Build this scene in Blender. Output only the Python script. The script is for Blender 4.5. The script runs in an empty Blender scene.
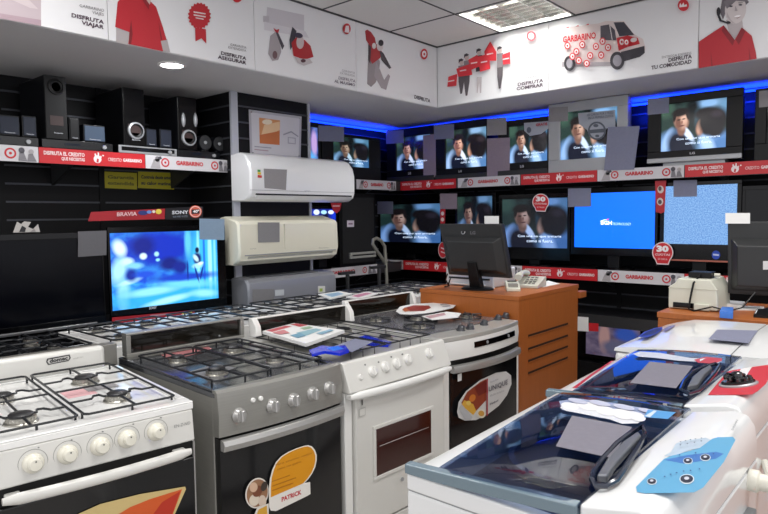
import bpy, bmesh, math, random
from mathutils import Vector, Matrix
random.seed(7)
PI = math.pi
scene = bpy.context.scene
COL = scene.collection

# ------------------------------------------------------------------ camera
F_PX, CAM_H = 628.4, 1.5
PITCH, YAW, ROLL = map(math.radians, (3.714, 41.242, -0.7))
_s, _c = math.sin(YAW), math.cos(YAW)
_fh = Vector((-_s, _c, 0)); _r = Vector((_c, _s, 0)); _u = Vector((0, 0, 1))
FWD = _fh * math.cos(PITCH) - _u * math.sin(PITCH)
_uc = _r.cross(FWD)
RIGHT = _r * math.cos(ROLL) + _uc * math.sin(ROLL)
UP = RIGHT.cross(FWD)
EYE = Vector((0, 0, CAM_H))
cd = bpy.data.cameras.new('camera'); cam = bpy.data.objects.new('camera', cd); COL.objects.link(cam)
cam.matrix_world = Matrix(((RIGHT.x, UP.x, -FWD.x, EYE.x), (RIGHT.y, UP.y, -FWD.y, EYE.y), (RIGHT.z, UP.z, -FWD.z, EYE.z), (0, 0, 0, 1)))
cd.sensor_width = 36; cd.lens = F_PX / 768 * 36; cd.clip_start = 0.02
scene.camera = cam

def ray(px, py):
    return FWD + RIGHT * ((px - 384) / F_PX) - UP * ((py - 257) / F_PX)
def on(px, py, ax, v):
    d = ray(px, py); i = 'xyz'.index(ax)
    return EYE + d * ((v - EYE[i]) / d[i])

# ------------------------------------------------------------------ materials
def lin(c):
    if isinstance(c, str):
        c = tuple(int(c[i:i + 2], 16) / 255 for i in (0, 2, 4))
    return tuple((x / 12.92 if x <= .04045 else ((x + .055) / 1.055) ** 2.4) for x in c) + (1,)
MATS = {}
def mat(name, col='808080', rough=.5, metal=0, emit=0, coat=0, noise=0, scale=40, bump=0, spec=.5, stretch=None):
    if name in MATS: return MATS[name]
    m = bpy.data.materials.new(name); m.use_nodes = True
    nt = m.node_tree; b = nt.nodes['Principled BSDF']
    b.inputs['Base Color'].default_value = lin(col)
    b.inputs['Roughness'].default_value = rough
    b.inputs['Metallic'].default_value = metal
    b.inputs['Specular IOR Level'].default_value = spec
    b.inputs['Coat Weight'].default_value = coat
    b.inputs['Coat Roughness'].default_value = .05
    if emit:
        b.inputs['Emission Color'].default_value = lin(col); b.inputs['Emission Strength'].default_value = emit
    if noise or bump:
        tc = nt.nodes.new('ShaderNodeTexCoord'); n = nt.nodes.new('ShaderNodeTexNoise')
        n.inputs['Scale'].default_value = scale; n.inputs['Detail'].default_value = 4
        src = tc.outputs['Object']
        if stretch:
            mp = nt.nodes.new('ShaderNodeMapping'); mp.inputs['Scale'].default_value = stretch
            nt.links.new(src, mp.inputs['Vector']); src = mp.outputs['Vector']
        nt.links.new(src, n.inputs['Vector'])
        if noise:
            mx = nt.nodes.new('ShaderNodeMix'); mx.data_type = 'RGBA'
            l = lin(col)
            mx.inputs[6].default_value = tuple(x * (1 - noise) for x in l[:3]) + (1,)
            mx.inputs[7].default_value = tuple(min(1, x * (1 + noise)) for x in l[:3]) + (1,)
            nt.links.new(n.outputs['Fac'], mx.inputs[0]); nt.links.new(mx.outputs[2], b.inputs['Base Color'])
        if bump:
            bp = nt.nodes.new('ShaderNodeBump'); bp.inputs['Strength'].default_value = bump; bp.inputs['Distance'].default_value = .002
            nt.links.new(n.outputs['Fac'], bp.inputs['Height']); nt.links.new(bp.outputs['Normal'], b.inputs['Normal'])
    MATS[name] = m
    return m
def P(hexcol):                                         # a printed ink of that colour
    return mat('ink_' + hexcol, hexcol, .45)
def G(hexcol, e=1.0):                                  # a lit pixel colour
    return mat('lit_%s_%s' % (hexcol, e), hexcol, .3, emit=e)

def tinted_glass(name, tint, refl=1.0):
    if name in MATS: return MATS[name]
    m = bpy.data.materials.new(name); m.use_nodes = True; nt = m.node_tree; nt.nodes.clear()
    o = nt.nodes.new('ShaderNodeOutputMaterial'); t = nt.nodes.new('ShaderNodeBsdfTransparent'); g = nt.nodes.new('ShaderNodeBsdfGlossy')
    t.inputs['Color'].default_value = lin(tint); g.inputs['Roughness'].default_value = .02
    g.inputs['Color'].default_value = (refl, refl, refl, 1)
    fr = nt.nodes.new('ShaderNodeFresnel'); fr.inputs['IOR'].default_value = 1.5
    ge = nt.nodes.new('ShaderNodeNewGeometry'); sb = nt.nodes.new('ShaderNodeMath'); sb.operation = 'SUBTRACT'; sb.inputs[0].default_value = 1; mu = nt.nodes.new('ShaderNodeMath'); mu.operation = 'MULTIPLY'
    nt.links.new(ge.outputs['Backfacing'], sb.inputs[1]); nt.links.new(sb.outputs[0], mu.inputs[0]); nt.links.new(fr.outputs[0], mu.inputs[1])
    mx = nt.nodes.new('ShaderNodeMixShader')
    nt.links.new(mu.outputs[0], mx.inputs[0]); nt.links.new(t.outputs[0], mx.inputs[1]); nt.links.new(g.outputs[0], mx.inputs[2])
    nt.links.new(mx.outputs[0], o.inputs['Surface'])
    MATS[name] = m; return m

def blob_group():
    g = bpy.data.node_groups.get('soft_ellipse')
    if g: return g
    g = bpy.data.node_groups.new('soft_ellipse', 'ShaderNodeTree')
    for n, t in (('Vector', 'NodeSocketVector'), ('Center', 'NodeSocketVector'), ('Radius', 'NodeSocketVector'), ('Angle', 'NodeSocketFloat'), ('Soft', 'NodeSocketFloat')):
        g.interface.new_socket(n, in_out='INPUT', socket_type=t)
    g.interface.new_socket('Mask', in_out='OUTPUT', socket_type='NodeSocketFloat')
    gi = g.nodes.new('NodeGroupInput'); go = g.nodes.new('NodeGroupOutput')
    s = g.nodes.new('ShaderNodeVectorMath'); s.operation = 'SUBTRACT'
    r = g.nodes.new('ShaderNodeVectorRotate'); r.rotation_type = 'Z_AXIS'
    d = g.nodes.new('ShaderNodeVectorMath'); d.operation = 'DIVIDE'
    l = g.nodes.new('ShaderNodeVectorMath'); l.operation = 'LENGTH'
    su = g.nodes.new('ShaderNodeMath'); su.operation = 'SUBTRACT'; su.inputs[0].default_value = 1
    dv = g.nodes.new('ShaderNodeMath'); dv.operation = 'DIVIDE'
    ad = g.nodes.new('ShaderNodeMath'); ad.operation = 'ADD'; ad.inputs[1].default_value = .5; ad.use_clamp = True
    L = g.links.new
    L(gi.outputs[0], s.inputs[0]); L(gi.outputs[1], s.inputs[1]); L(s.outputs[0], r.inputs['Vector']); L(gi.outputs[3], r.inputs['Angle'])
    L(r.outputs[0], d.inputs[0]); L(gi.outputs[2], d.inputs[1]); L(d.outputs[0], l.inputs[0]); L(l.outputs['Value'], su.inputs[1])
    L(su.outputs[0], dv.inputs[0]); L(gi.outputs[4], dv.inputs[1]); L(dv.outputs[0], ad.inputs[0]); L(ad.outputs[0], go.inputs[0])
    return g

def picture_mat(name, base, base2, blobs, strength=1.0, tint=(1, 1, 1), emit=True, nscale=4, contrast=(.35, .65)):
    """a picture made of soft ellipses over a mottled ground, mapped on the UVs of its quad"""
    if name in MATS: return MATS[name]
    m = bpy.data.materials.new(name); m.use_nodes = True; nt = m.node_tree; b = nt.nodes['Principled BSDF']; L = nt.links.new
    tc = nt.nodes.new('ShaderNodeTexCoord'); no = nt.nodes.new('ShaderNodeTexNoise')
    no.inputs['Scale'].default_value = nscale; no.inputs['Detail'].default_value = 3
    L(tc.outputs['UV'], no.inputs['Vector'])
    mr = nt.nodes.new('ShaderNodeMapRange'); mr.inputs[1].default_value = contrast[0]; mr.inputs[2].default_value = contrast[1]
    L(no.outputs['Fac'], mr.inputs[0])
    mx = nt.nodes.new('ShaderNodeMix'); mx.data_type = 'RGBA'
    mx.inputs[6].default_value = lin(base); mx.inputs[7].default_value = lin(base2); L(mr.outputs[0], mx.inputs[0])
    out = mx.outputs[2]
    gg = blob_group()
    for (cx, cy, rx, ry, ang, col, soft) in blobs:
        n = nt.nodes.new('ShaderNodeGroup'); n.node_tree = gg
        n.inputs[1].default_value = (cx, cy, 0); n.inputs[2].default_value = (rx, ry, 1); n.inputs[3].default_value = -math.radians(ang); n.inputs[4].default_value = soft
        L(tc.outputs['UV'], n.inputs[0])
        k = nt.nodes.new('ShaderNodeMix'); k.data_type = 'RGBA'; k.inputs[7].default_value = lin(col)
        L(n.outputs[0], k.inputs[0]); L(out, k.inputs[6]); out = k.outputs[2]
    t = nt.nodes.new('ShaderNodeMix'); t.data_type = 'RGBA'; t.blend_type = 'MULTIPLY'; t.inputs[0].default_value = 1
    t.inputs[7].default_value = tuple(tint) + (1,); L(out, t.inputs[6])
    if emit:
        b.inputs['Base Color'].default_value = (.01, .01, .012, 1); b.inputs['Roughness'].default_value = .25
        L(t.outputs[2], b.inputs['Emission Color']); b.inputs['Emission Strength'].default_value = strength
    else:
        L(t.outputs[2], b.inputs['Base Color']); b.inputs['Roughness'].default_value = .4
    MATS[name] = m; return m

# ------------------------------------------------------------------ mesh building
class MB:
    def __init__(self): self.v = []; self.f = []; self.mi = []; self.mats = []; self.uv = {}
    def m(self, material):
        if material not in self.mats: self.mats.append(material)
        return self.mats.index(material)
    def face(self, idx, mi=0): self.f.append(idx); self.mi.append(mi); return len(self.f) - 1
    def poly(self, pts, mi=0):
        b = len(self.v); self.v += [tuple(p) for p in pts]; return self.face(list(range(b, b + len(pts))), mi)
    def box(self, x0, x1, y0, y1, z0, z1, mi=0):
        b = len(self.v)
        self.v += [(x0, y0, z0), (x1, y0, z0), (x1, y1, z0), (x0, y1, z0), (x0, y0, z1), (x1, y0, z1), (x1, y1, z1), (x0, y1, z1)]
        for q in ((0, 3, 2, 1), (4, 5, 6, 7), (0, 1, 5, 4), (1, 2, 6, 5), (2, 3, 7, 6), (3, 0, 4, 7)): self.face([b + i for i in q], mi)
        return self
    def prism(self, prof, ax, a, b_, mi=0):            # profile in the two other axes, swept along ax
        def pt(p, t):
            return {'x': (t, p[0], p[1]), 'y': (p[0], t, p[1]), 'z': (p[0], p[1], t)}[ax]
        n = len(prof); b = len(self.v)
        self.v += [pt(p, a) for p in prof] + [pt(p, b_) for p in prof]
        self.face([b + i for i in range(n)][::-1], mi); self.face([b + n + i for i in range(n)], mi)
        for i in range(n): j = (i + 1) % n; self.face([b + i, b + j, b + n + j, b + n + i], mi)
        return self
    def strip(self, profs, mi=0, caps=True):           # loft through closed rings of 3-D points
        n = len(profs[0]); b = len(self.v)
        for r in profs: self.v += [tuple(p) for p in r]
        for k in range(len(profs) - 1):
            for i in range(n):
                j = (i + 1) % n; self.face([b + k * n + i, b + k * n + j, b + (k + 1) * n + j, b + (k + 1) * n + i], mi)
        if caps:
            self.face([b + i for i in range(n)][::-1], mi); self.face([b + (len(profs) - 1) * n + i for i in range(n)], mi)
        return self
    def cyl(self, p0, p1, r0, r1=None, n=16, mi=0):
        r1 = r0 if r1 is None else r1
        p0, p1 = Vector(p0), Vector(p1); d = (p1 - p0).normalized()
        a = d.orthogonal().normalized(); c = d.cross(a)
        R = lambda p, r: [p + (a * math.cos(2 * PI * i / n) + c * math.sin(2 * PI * i / n)) * r for i in range(n)]
        return self.strip([R(p0, r0), R(p1, r1)], mi)
    def lathe(self, prof, o, d, n=20, mi=0):           # prof [(radius, height along d)]; a profile that stays off the axis is closed into a ring
        if prof[0][0] > 1e-3 and prof[-1][0] > 1e-3 and len(prof) == 4: return self.ringlathe(prof, o, d, n, mi)
        o = Vector(o); d = Vector(d).normalized(); a = d.orthogonal().normalized(); c = d.cross(a)
        return self.strip([[o + d * h + (a * math.cos(2 * PI * i / n) + c * math.sin(2 * PI * i / n)) * max(r, 1e-4) for i in range(n)] for r, h in prof], mi)
    def ringlathe(self, prof, o, d, n, mi):
        o = Vector(o); d = Vector(d).normalized(); a = d.orthogonal().normalized(); c = d.cross(a)
        return self.strip([[o + d * h + (a * math.cos(2 * PI * i / n) + c * math.sin(2 * PI * i / n)) * r for i in range(n)] for r, h in prof + prof[:1]], mi, caps=False)
    def tube(self, pts, r, n=8, closed=False, mi=0):
        pts = [Vector(p) for p in pts]; N = len(pts); rings = []; prev = None
        for i, p in enumerate(pts):
            if closed: t = pts[(i + 1) % N] - pts[i - 1]
            else: t = pts[min(i + 1, N - 1)] - pts[max(i - 1, 0)]
            t.normalize()
            if prev is None: a = t.orthogonal().normalized()
            else: a = (prev - t * prev.dot(t)); a = a.normalized() if a.length > 1e-6 else t.orthogonal().normalized()
            prev = a; c = t.cross(a)
            rings.append([p + (a * math.cos(2 * PI * k / n) + c * math.sin(2 * PI * k / n)) * r for k in range(n)])
        if closed: rings.append(rings[0]); return self.strip(rings, mi, caps=False)
        return self.strip(rings, mi)
    def quad_uv(self, pts, mi=0):
        f = self.poly(pts, mi); self.uv[f] = [(0, 0), (1, 0), (1, 1), (0, 1)]; return self
    def build(self, name, mats, parent=None, bevel=0, seg=2, smooth=True, angle=35, loc=None):
        me = bpy.data.meshes.new(name)
        me.from_pydata([tuple(p) for p in self.v], [], self.f)
        ml = mats if isinstance(mats, (list, tuple)) else [mats]
        if self.mats: ml = self.mats
        for q in ml: me.materials.append(q)
        for p, k in zip(me.polygons, self.mi): p.material_index = k; p.use_smooth = smooth
        if self.uv:
            ul = me.uv_layers.new(name='UVMap')
            for fi, uvs in self.uv.items():
                for li, uv in zip(me.polygons[fi].loop_indices, uvs): ul.data[li].uv = uv
        bm = bmesh.new(); bm.from_mesh(me)
        if not self.uv: bmesh.ops.recalc_face_normals(bm, faces=bm.faces)
        bm.to_mesh(me); bm.free()
        me.update()
        if smooth: me.set_sharp_from_angle(angle=math.radians(angle))
        o = bpy.data.objects.new(name, me); COL.objects.link(o)
        if parent: o.parent = parent
        if loc: o.location = loc
        if bevel:
            b = o.modifiers.new('bevel', 'BEVEL'); b.width = bevel; b.segments = seg; b.limit_method = 'ANGLE'; b.angle_limit = math.radians(40)
            b.harden_normals = True
        return o
def boxo(name, dims, m, parent=None, bevel=0, seg=2):
    return MB().box(*dims).build(name, m, parent, bevel, seg)

def tag(o, label, cat, group=None):
    o['label'] = label; o['category'] = cat
    if group: o['group'] = group
    return o
def thing(name, label, cat, loc=(0, 0, 0), rz=0, group=None):
    o = bpy.data.objects.new(name, None); COL.objects.link(o); o.empty_display_size = .05
    o.location = loc; o.rotation_euler = (0, 0, math.radians(rz))
    return tag(o, label, cat, group)
def part_label(o, s): o['label'] = s; return o
def struct(o): o['kind'] = 'structure'; return o

def mw(root): return Matrix.Translation(root.location) @ root.rotation_euler.to_matrix().to_4x4()
def lp(root, px, py, k=0.0):
    """where the sight line through a pixel meets the root's upright plane at local depth k: (x, z)"""
    M = mw(root).inverted(); o = M @ EYE; d = M.to_3x3() @ ray(px, py)
    q = o + d * ((k - o.y) / d.y); return (q.x, q.z)
def lpl(root, px, py, p0, n):
    """same for any plane given in the root's own coordinates"""
    M = mw(root).inverted(); o = M @ EYE; d = M.to_3x3() @ ray(px, py); n = Vector(n)
    return o + d * ((Vector(p0) - o).dot(n) / d.dot(n))
def ell(cx, cy, rx, ry, ang=0, n=28):
    a = math.radians(ang)
    return [(cx + rx * math.cos(t) * math.cos(a) - ry * math.sin(t) * math.sin(a), cy + rx * math.cos(t) * math.sin(a) + ry * math.sin(t) * math.cos(a)) for t in (2 * PI * i / n for i in range(n))]
def draw(root, name, items, k=0.0, parent=None, step=.0006, plane=None, label=None):
    """flat printed shapes on the plane of a thing; items = (material, outline in pixels)"""
    mb = MB(); z = step
    if plane is not None: p0, n = Vector(plane[0]), Vector(plane[1]).normalized()
    for m_, pts in items:
        mi = mb.m(m_)
        if plane is None:
            q = [lp(root, x, y, k) for x, y in pts]
            w = [(a, k - z, b) for a, b in q]
        else: w = [lpl(root, x, y, p0, n) + n * z for x, y in pts]
        mb.poly(w, mi); z += step
    o = mb.build(name, None, parent or root, smooth=False)
    if label: o['label'] = label
    return o
_fonts = {}
def text(root, s, m, p_bl, p_br, p_tl, k=0.0, bold=0.0, name='lettering', parent=None, off=.0025, plane=None, local=False, shear=0):
    """letters fitted to the parallelogram baseline-left, baseline-right, top-left (pixels, or local (x, z) when local)"""
    key = (s, bold, shear)
    if key not in _fonts:
        c = bpy.data.curves.new('t', 'FONT'); c.body = s; c.offset = bold; c.resolution_u = 2; c.shear = shear; c.space_line = .95
        c.align_x = 'RIGHT' if '\n' in s else 'LEFT'
        o = bpy.data.objects.new('t', c); COL.objects.link(o)
        bpy.context.view_layer.update()
        me = bpy.data.meshes.new_from_object(o)
        _fonts[key] = ([tuple(v.co) for v in me.vertices], [list(p.vertices) for p in me.polygons])
        bpy.data.objects.remove(o); bpy.data.meshes.remove(me)
    vs, fs = _fonts[key]
    x0 = min(v[0] for v in vs); x1 = max(v[0] for v in vs); y0 = min(v[1] for v in vs); y1 = max(v[1] for v in vs)
    if plane is not None:
        n = Vector(plane[1]).normalized()
        A, B, C_ = (lpl(root, *p, plane[0], plane[1]) + n * off for p in (p_bl, p_br, p_tl))
    elif local:
        A, B, C_ = (Vector((p[0], k - off, p[1])) for p in (p_bl, p_br, p_tl))
    else:
        A, B, C_ = (Vector((q[0], k - off, q[1])) for q in (lp(root, *p, k) for p in (p_bl, p_br, p_tl)))
    mb = MB(); mb.v = [tuple(A + (B - A) * ((v[0] - x0) / (x1 - x0)) + (C_ - A) * ((v[1] - y0) / (y1 - y0))) for v in vs]
    mb.f = fs; mb.mi = [0] * len(fs)
    return mb.build(name, m, parent or root, smooth=False)
def copy_thing(o, loc=None, label=None):
    r = o.copy(); COL.objects.link(r)
    if loc is not None: r.location = loc
    if label: r['label'] = label
    for ch in list(o.children):
        c = ch.copy(); COL.objects.link(c); c.parent = r
        for g_ in list(ch.children):
            d = g_.copy(); COL.objects.link(d); d.parent = c
    return r
def arc(c, r, a0, a1, n):
    return [(c[0] + r * math.cos(math.radians(a0 + (a1 - a0) * i / n)), c[1] + r * math.sin(math.radians(a0 + (a1 - a0) * i / n))) for i in range(n + 1)]
def rrect(x0, x1, y0, y1, r, n=5):
    return arc((x1 - r, y0 + r), r, -90, 0, n) + arc((x1 - r, y1 - r), r, 0, 90, n) + arc((x0 + r, y1 - r), r, 90, 180, n) + arc((x0 + r, y0 + r), r, 180, 270, n)

# common materials
WHITE = mat('white_enamel', 'ecebe8', .22, coat=.4)
WHITEP = mat('white_plastic', 'e9e9e6', .35)
CREAM = mat('cream_plastic', 'e2dfd2', .4)
BLACKG = mat('gloss_black', '060608', .16, spec=.3)
BLACKP = mat('black_plastic', '0b0b0d', .42, spec=.3)
DARKP = mat('dark_grey_plastic', '2a2b2d', .45)
GREYP = mat('grey_plastic', '8b8d90', .4)
SILVER = mat('silver_paint', 'a9abae', .35, metal=.3)
STEEL = mat('brushed_steel', 'a9a8a3', .36, metal=.7, noise=.12, scale=6, stretch=(1, 1, 40))
STEELD = mat('dark_steel', '7b7a76', .3, metal=.8, noise=.15, scale=30)
CHROME = mat('chrome', 'd8d8d8', .12, metal=1)
IRON = mat('black_iron_rod', '1c1e22', .35)
CARD = mat('grey_card', '8d8a8c', .7, noise=.1, scale=90)
CARDB = mat('blue_grey_card', '7d8096', .7, noise=.1, scale=60)
CARDP = mat('mauve_card', '8d7f8c', .7, noise=.1, scale=60)
PAPER = mat('white_paper', 'e6e6e4', .7)
RED = mat('sign_red', 'd0202a', .45)
WOOD = mat('orange_wood_veneer', 'a85f2a', .42, noise=.14, scale=5, stretch=(14, 14, 1.2))
BLK = mat('black_ink', '1c1a1e', .5)
TVBLUE = 'cfe0ff'
# ================================================================== THE ROOM
XL, YB = -4.6, 5.58                 # the left and the back wall
BX, BY, BZ, CZ = -3.352, 4.56, 2.45, 2.977      # bulkhead faces, its underside, the ceiling
PAINT = mat('white_wall_paint', 'c9c8c8', .75, noise=.03, scale=3)
PAINTD = mat('slat_panel_black', '0a0a0d', .5, noise=.25, scale=8, spec=.25)
RAIL = mat('slat_rail', '4c4e54', .45, metal=.5)
TILE = mat('ceiling_tile', 'dddcd9', .9, noise=.03, scale=60, bump=.15)
FLOOR = mat('floor_tile', 'a8a39c', .3, noise=.12, scale=3)
struct(boxo('floor', (XL - .1, 3, -3, YB + .1, -.08, 0), FLOOR))
m = MB(); i0, i1 = m.m(TILE), m.m(mat('ceiling_joint', '4a4a4c', .8))
HX0, HX1, HY0, HY1 = -2.70, -2.07, 3.925, 4.535       # opening for the recessed light
m.box(XL - .1, HX0, -3, YB + .1, CZ, CZ + .12, i0); m.box(HX1, 3, -3, YB + .1, CZ, CZ + .12, i0); m.box(HX0, HX1, -3, HY0, CZ, CZ + .12, i0); m.box(HX0, HX1, HY1, YB + .1, CZ, CZ + .12, i0)
for x in (-2.706, -2.064, -1.44, -.81): m.box(x - .006, x + .006, -3, BY, CZ - .004, CZ + .01, i1)
for y in (1.3, 1.93, 2.55, 3.17, 3.91): m.box(BX, 3, y - .006, y + .006, CZ - .004, CZ + .01, i1)
m.box(BX, BX + .022, -3, BY, CZ - .004, CZ + .01, i1); m.box(BX, 3, BY - .022, BY, CZ - .004, CZ + .01, i1)
struct(m.build('ceiling', None))
m = MB(); i0, i1 = m.m(PAINTD), m.m(RAIL)
m.box(XL - .1, XL, -3, YB + .1, 0, CZ, i0)
zs = [.42 + .1205 * k for k in range(17)]
for z in zs: m.box(XL, XL + .008, -3, YB, z - .006, z + .006, i1)
for y in (-.4, .8, 1.46, 2.12, 3.0, 4.2): m.box(XL, XL + .010, y - .02, y + .02, 0, BZ, i0)
struct(m.build('wall_left', None))
m = MB(); i0, i1 = m.m(PAINTD), m.m(RAIL)
m.box(XL, 3, YB, YB + .1, 0, CZ, i0)
for z in zs: m.box(XL, 3, YB - .008, YB, z - .006, z + .006, i1)
for x in (-3.6, -2.1, -.6, .9): m.box(x - .02, x + .02, YB - .010, YB, 0, BZ, i0)
struct(m.build('wall_back', None))
struct(boxo('trim_1', (XL, BX, -3, YB, BZ, CZ), PAINT))
struct(boxo('trim_2', (BX, 3, BY, YB, BZ, CZ), PAINT))
# slat-panelled pier between the two halves of the left wall, with its bright edge profile
PX = -4.0; PY0, PY1 = 2.85, 3.615
m = MB(); i0, i1 = m.m(PAINTD), m.m(RAIL)
m.box(XL, PX, PY0, PY1, 0, BZ, i0)
for z in zs:
    m.box(PX, PX + .006, PY0, PY1, z - .006, z + .006, i1); m.box(XL, PX, PY0 - .006, PY0, z - .006, z + .006, i1)
struct(m.build('trim_3', None))
m = MB(); m.box(PX - .01, PX + .012, PY0 - .014, PY0 + .045, 0, BZ); m.box(PX - .01, PX + .012, PY1 - .012, PY1 + .012, 0, BZ)
struct(m.build('trim_4', mat('edge_profile', 'b9bcc4', .35, metal=.3)))

# ------------------------------------------------------------------ lamps
def area(name, loc, sx, sy, power, col=(1, 1, 1), rot=(0, 0, 0), parent=None, spread=180):
    d = bpy.data.lights.new(name, 'AREA'); d.shape = 'RECTANGLE'; d.size = sx; d.size_y = sy; d.energy = power; d.color = col; d.spread = math.radians(spread)
    o = bpy.data.objects.new(name, d); COL.objects.link(o); o.location = loc; o.rotation_euler = rot
    if parent: o.parent = parent
    return o
TUBE = mat('fluorescent_tube', 'fffdf6', .3, emit=4)
REFL = mat('louver_mirror', 'b9b9b4', .22, metal=1)
def troffer(x0, x1, y0, y1, label, power):
    t = thing('ceiling_light', label, 'ceiling light', ((x0 + x1) / 2, (y0 + y1) / 2, CZ), 0)
    w, d = (x1 - x0) / 2, (y1 - y0) / 2
    f = MB(); ringb = [(-w, w, -d, -d + .014), (-w, w, d - .014, d), (-w, -w + .014, -d, d), (w - .014, w, -d, d)]
    for q in ringb: f.box(*q, -.004, .10)
    f.build('frame', WHITEP, t)
    boxo('reflector', (-w + .014, w - .014, -d + .014, d - .014, .092, .100), mat('reflector_pan', 'c9c9c6', .35, metal=.6), t)
    nt_ = 4
    for k in range(nt_):
        xx = -w + (k + .5) * (2 * w / nt_)
        MB().cyl((xx, -d + .02, .074), (xx, d - .02, .074), .013, n=12).build('tube', TUBE, t)
    l = MB()
    def vane(u0, u1, v, along):                          # parabolic blades: thin at the bottom, wide at the top
        prof = [(-.003, .000), (.003, .000), (.007, .022), (.018, .055), (-.018, .055), (-.007, .022)]
        if along == 'x': l.prism([(v + p, z) for p, z in prof], 'x', u0, u1)
        else: l.strip([[(v + p, s_, z) for p, z in prof] for s_ in (u0, u1)])
    for k in range(1, nt_): vane(-d + .014, d - .014, -w + k * 2 * w / nt_, 'y')
    for k in range(1, 8): vane(-w + .014, w - .014, -d + k * 2 * d / 8, 'x')
    l.build('louver', REFL, t)
    for k in range(nt_): area('lamp', (-w + (k + .5) * (2 * w / nt_), 0, .058), .028, 2 * d * .94, power / nt_, (1, .985, .96), parent=t)
    return t
troffer(-2.70, -2.07, 3.925, 4.535, 'louvred square ceiling light set in the tiles close to the corner of the bulkhead', 34)
for (x, y) in ((-2.39, 1.0), (-.5, 1.0), (-.5, 3.0), (1.2, 2.2), (-2.0, -1.4), (.4, -1.4)):
    area('shop_ceiling_lamp', (x, y, CZ - .02), .6, .6, 15, (1, .985, .96))
# recessed downlight in the underside of the left bulkhead
t = thing('downlight', 'small round recessed downlight glowing in the underside of the bulkhead above the speakers', 'downlight', (-3.572, 2.112, BZ))
MB().lathe([(.085, -.001), (.085, -.008), (.068, -.010), (.066, -.001)], (0, 0, 0), (0, 0, 1), 32).build('rim', WHITEP, t)
MB().lathe([(0, -.006), (.066, -.006), (.066, -.002)], (0, 0, 0), (0, 0, 1), 32).build('lens', mat('downlight_lens', 'ffffff', .3, emit=12), t)
area('lamp', (0, 0, -.02), .11, .11, 5, (.95, .97, 1), parent=t)
# blue tubes along the top of the walls
BLUE = mat('blue_tube', '1c50ff', .3, emit=1.2)
def led(name_label, p0, p1, rot, power):
    t = thing('blue_led_tube', name_label, 'led tube', ((p0[0] + p1[0]) / 2, (p0[1] + p1[1]) / 2, p0[2]), 0, 'blue tubes at the top of the shelves')
    v = (Vector(p1) - Vector(p0)) / 2
    MB().cyl(-v * .97, v * .97, .011, n=10).build('tube', BLUE, t)
    for s_ in (-1, 1): MB().cyl(v * s_ * .96, v * s_, .014, n=10).build('end_cap', WHITEP, t)
    L_ = v.length * 2; alx = abs(v.x) > abs(v.y)
    area('lamp', (0, -.13, -.12) if alx else (.13, 0, -.12), L_ if alx else .04, .04 if alx else L_, power, (.003, .03, 1), rot=rot, parent=t)
LZ = 2.43
for a, b, w_ in ((-4.35, -3.45, 'behind the set nearest the room corner'), (-3.4, -2.5, 'over the two middle tube televisions'), (-2.45, -1.55, 'at the gap between the two big silver sets'), (-1.5, -.6, 'above the right end of the upper shelf')):
    led('blue glowing tube on the back wall ' + w_, (a, YB - .023, LZ), (b, YB - .023, LZ), (math.radians(138), 0, 0), 7)
led('blue glowing tube along the left wall beyond the slatted pier', (XL + .023, 3.7, LZ), (XL + .023, 5.3, LZ), (0, math.radians(138), 0), 7)

w = bpy.data.worlds.new('store'); scene.world = w; w.use_nodes = True
w.node_tree.nodes['Background'].inputs[0].default_value = (.80, .80, .84, 1); w.node_tree.nodes['Background'].inputs[1].default_value = .95
scene.view_settings.view_transform = 'Standard'; scene.view_settings.look = 'None'; scene.view_settings.exposure = .58; scene.view_settings.gamma = 1
scene.view_settings.use_curve_mapping = False
scene.cycles.use_denoising = True

# ------------------------------------------------------------------ printed panels on the bulkhead
BANNER = mat('banner_white', 'dedee0', .42)
def banner(side, a, b, label):
    if side == 'L': t = thing('banner_panel', label, 'banner', (BX, 0, 0), 90, 'printed panels on the bulkhead')
    else: t = thing('banner_panel', label, 'banner', (0, BY, 0), 0, 'printed panels on the bulkhead')
    boxo('panel', (a + .002, b - .002, -.010, 0, BZ + .004, CZ - .012), BANNER, t, .001, 1)
    return t
K = -.0105
def ring(cx, cy, rx, ry): return [(P('c8202c'), ell(cx, cy, rx, ry)), (P('e8e8ea'), ell(cx, cy, rx * .62, ry * .62)), (P('c8202c'), ell(cx, cy, rx * .25, ry * .25))]
b1 = banner('L', .65, 1.61, 'white bulkhead panel lettered DISFRUTA VIAJAR beside a pinkish photograph')
draw(b1, 'printed_picture', [(P('b9aab0'), [(-8, -3), (41, -3), (41, 26.2), (-8, 17)]), (P('a68f98'), [(-8, 12), (41, 20), (41, 26), (-8, 17)]), (P('c9bcbf'), [(5, -3), (26, -3), (38, 9), (30, 8)])], K)
text(b1, 'GARBARINO\nVIAJES', P('6a6468'), (79, 12), (103.5, 17), (79.4, 4), K)
text(b1, 'DISFRUTA\nVIAJAR', P('40283a'), (71, 23.5), (103.5, 30.5), (71.4, 13), K, bold=.03)
b2 = banner('L', 1.61, 2.571, 'white bulkhead panel with a man in a red shirt and a red rosette')
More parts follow.
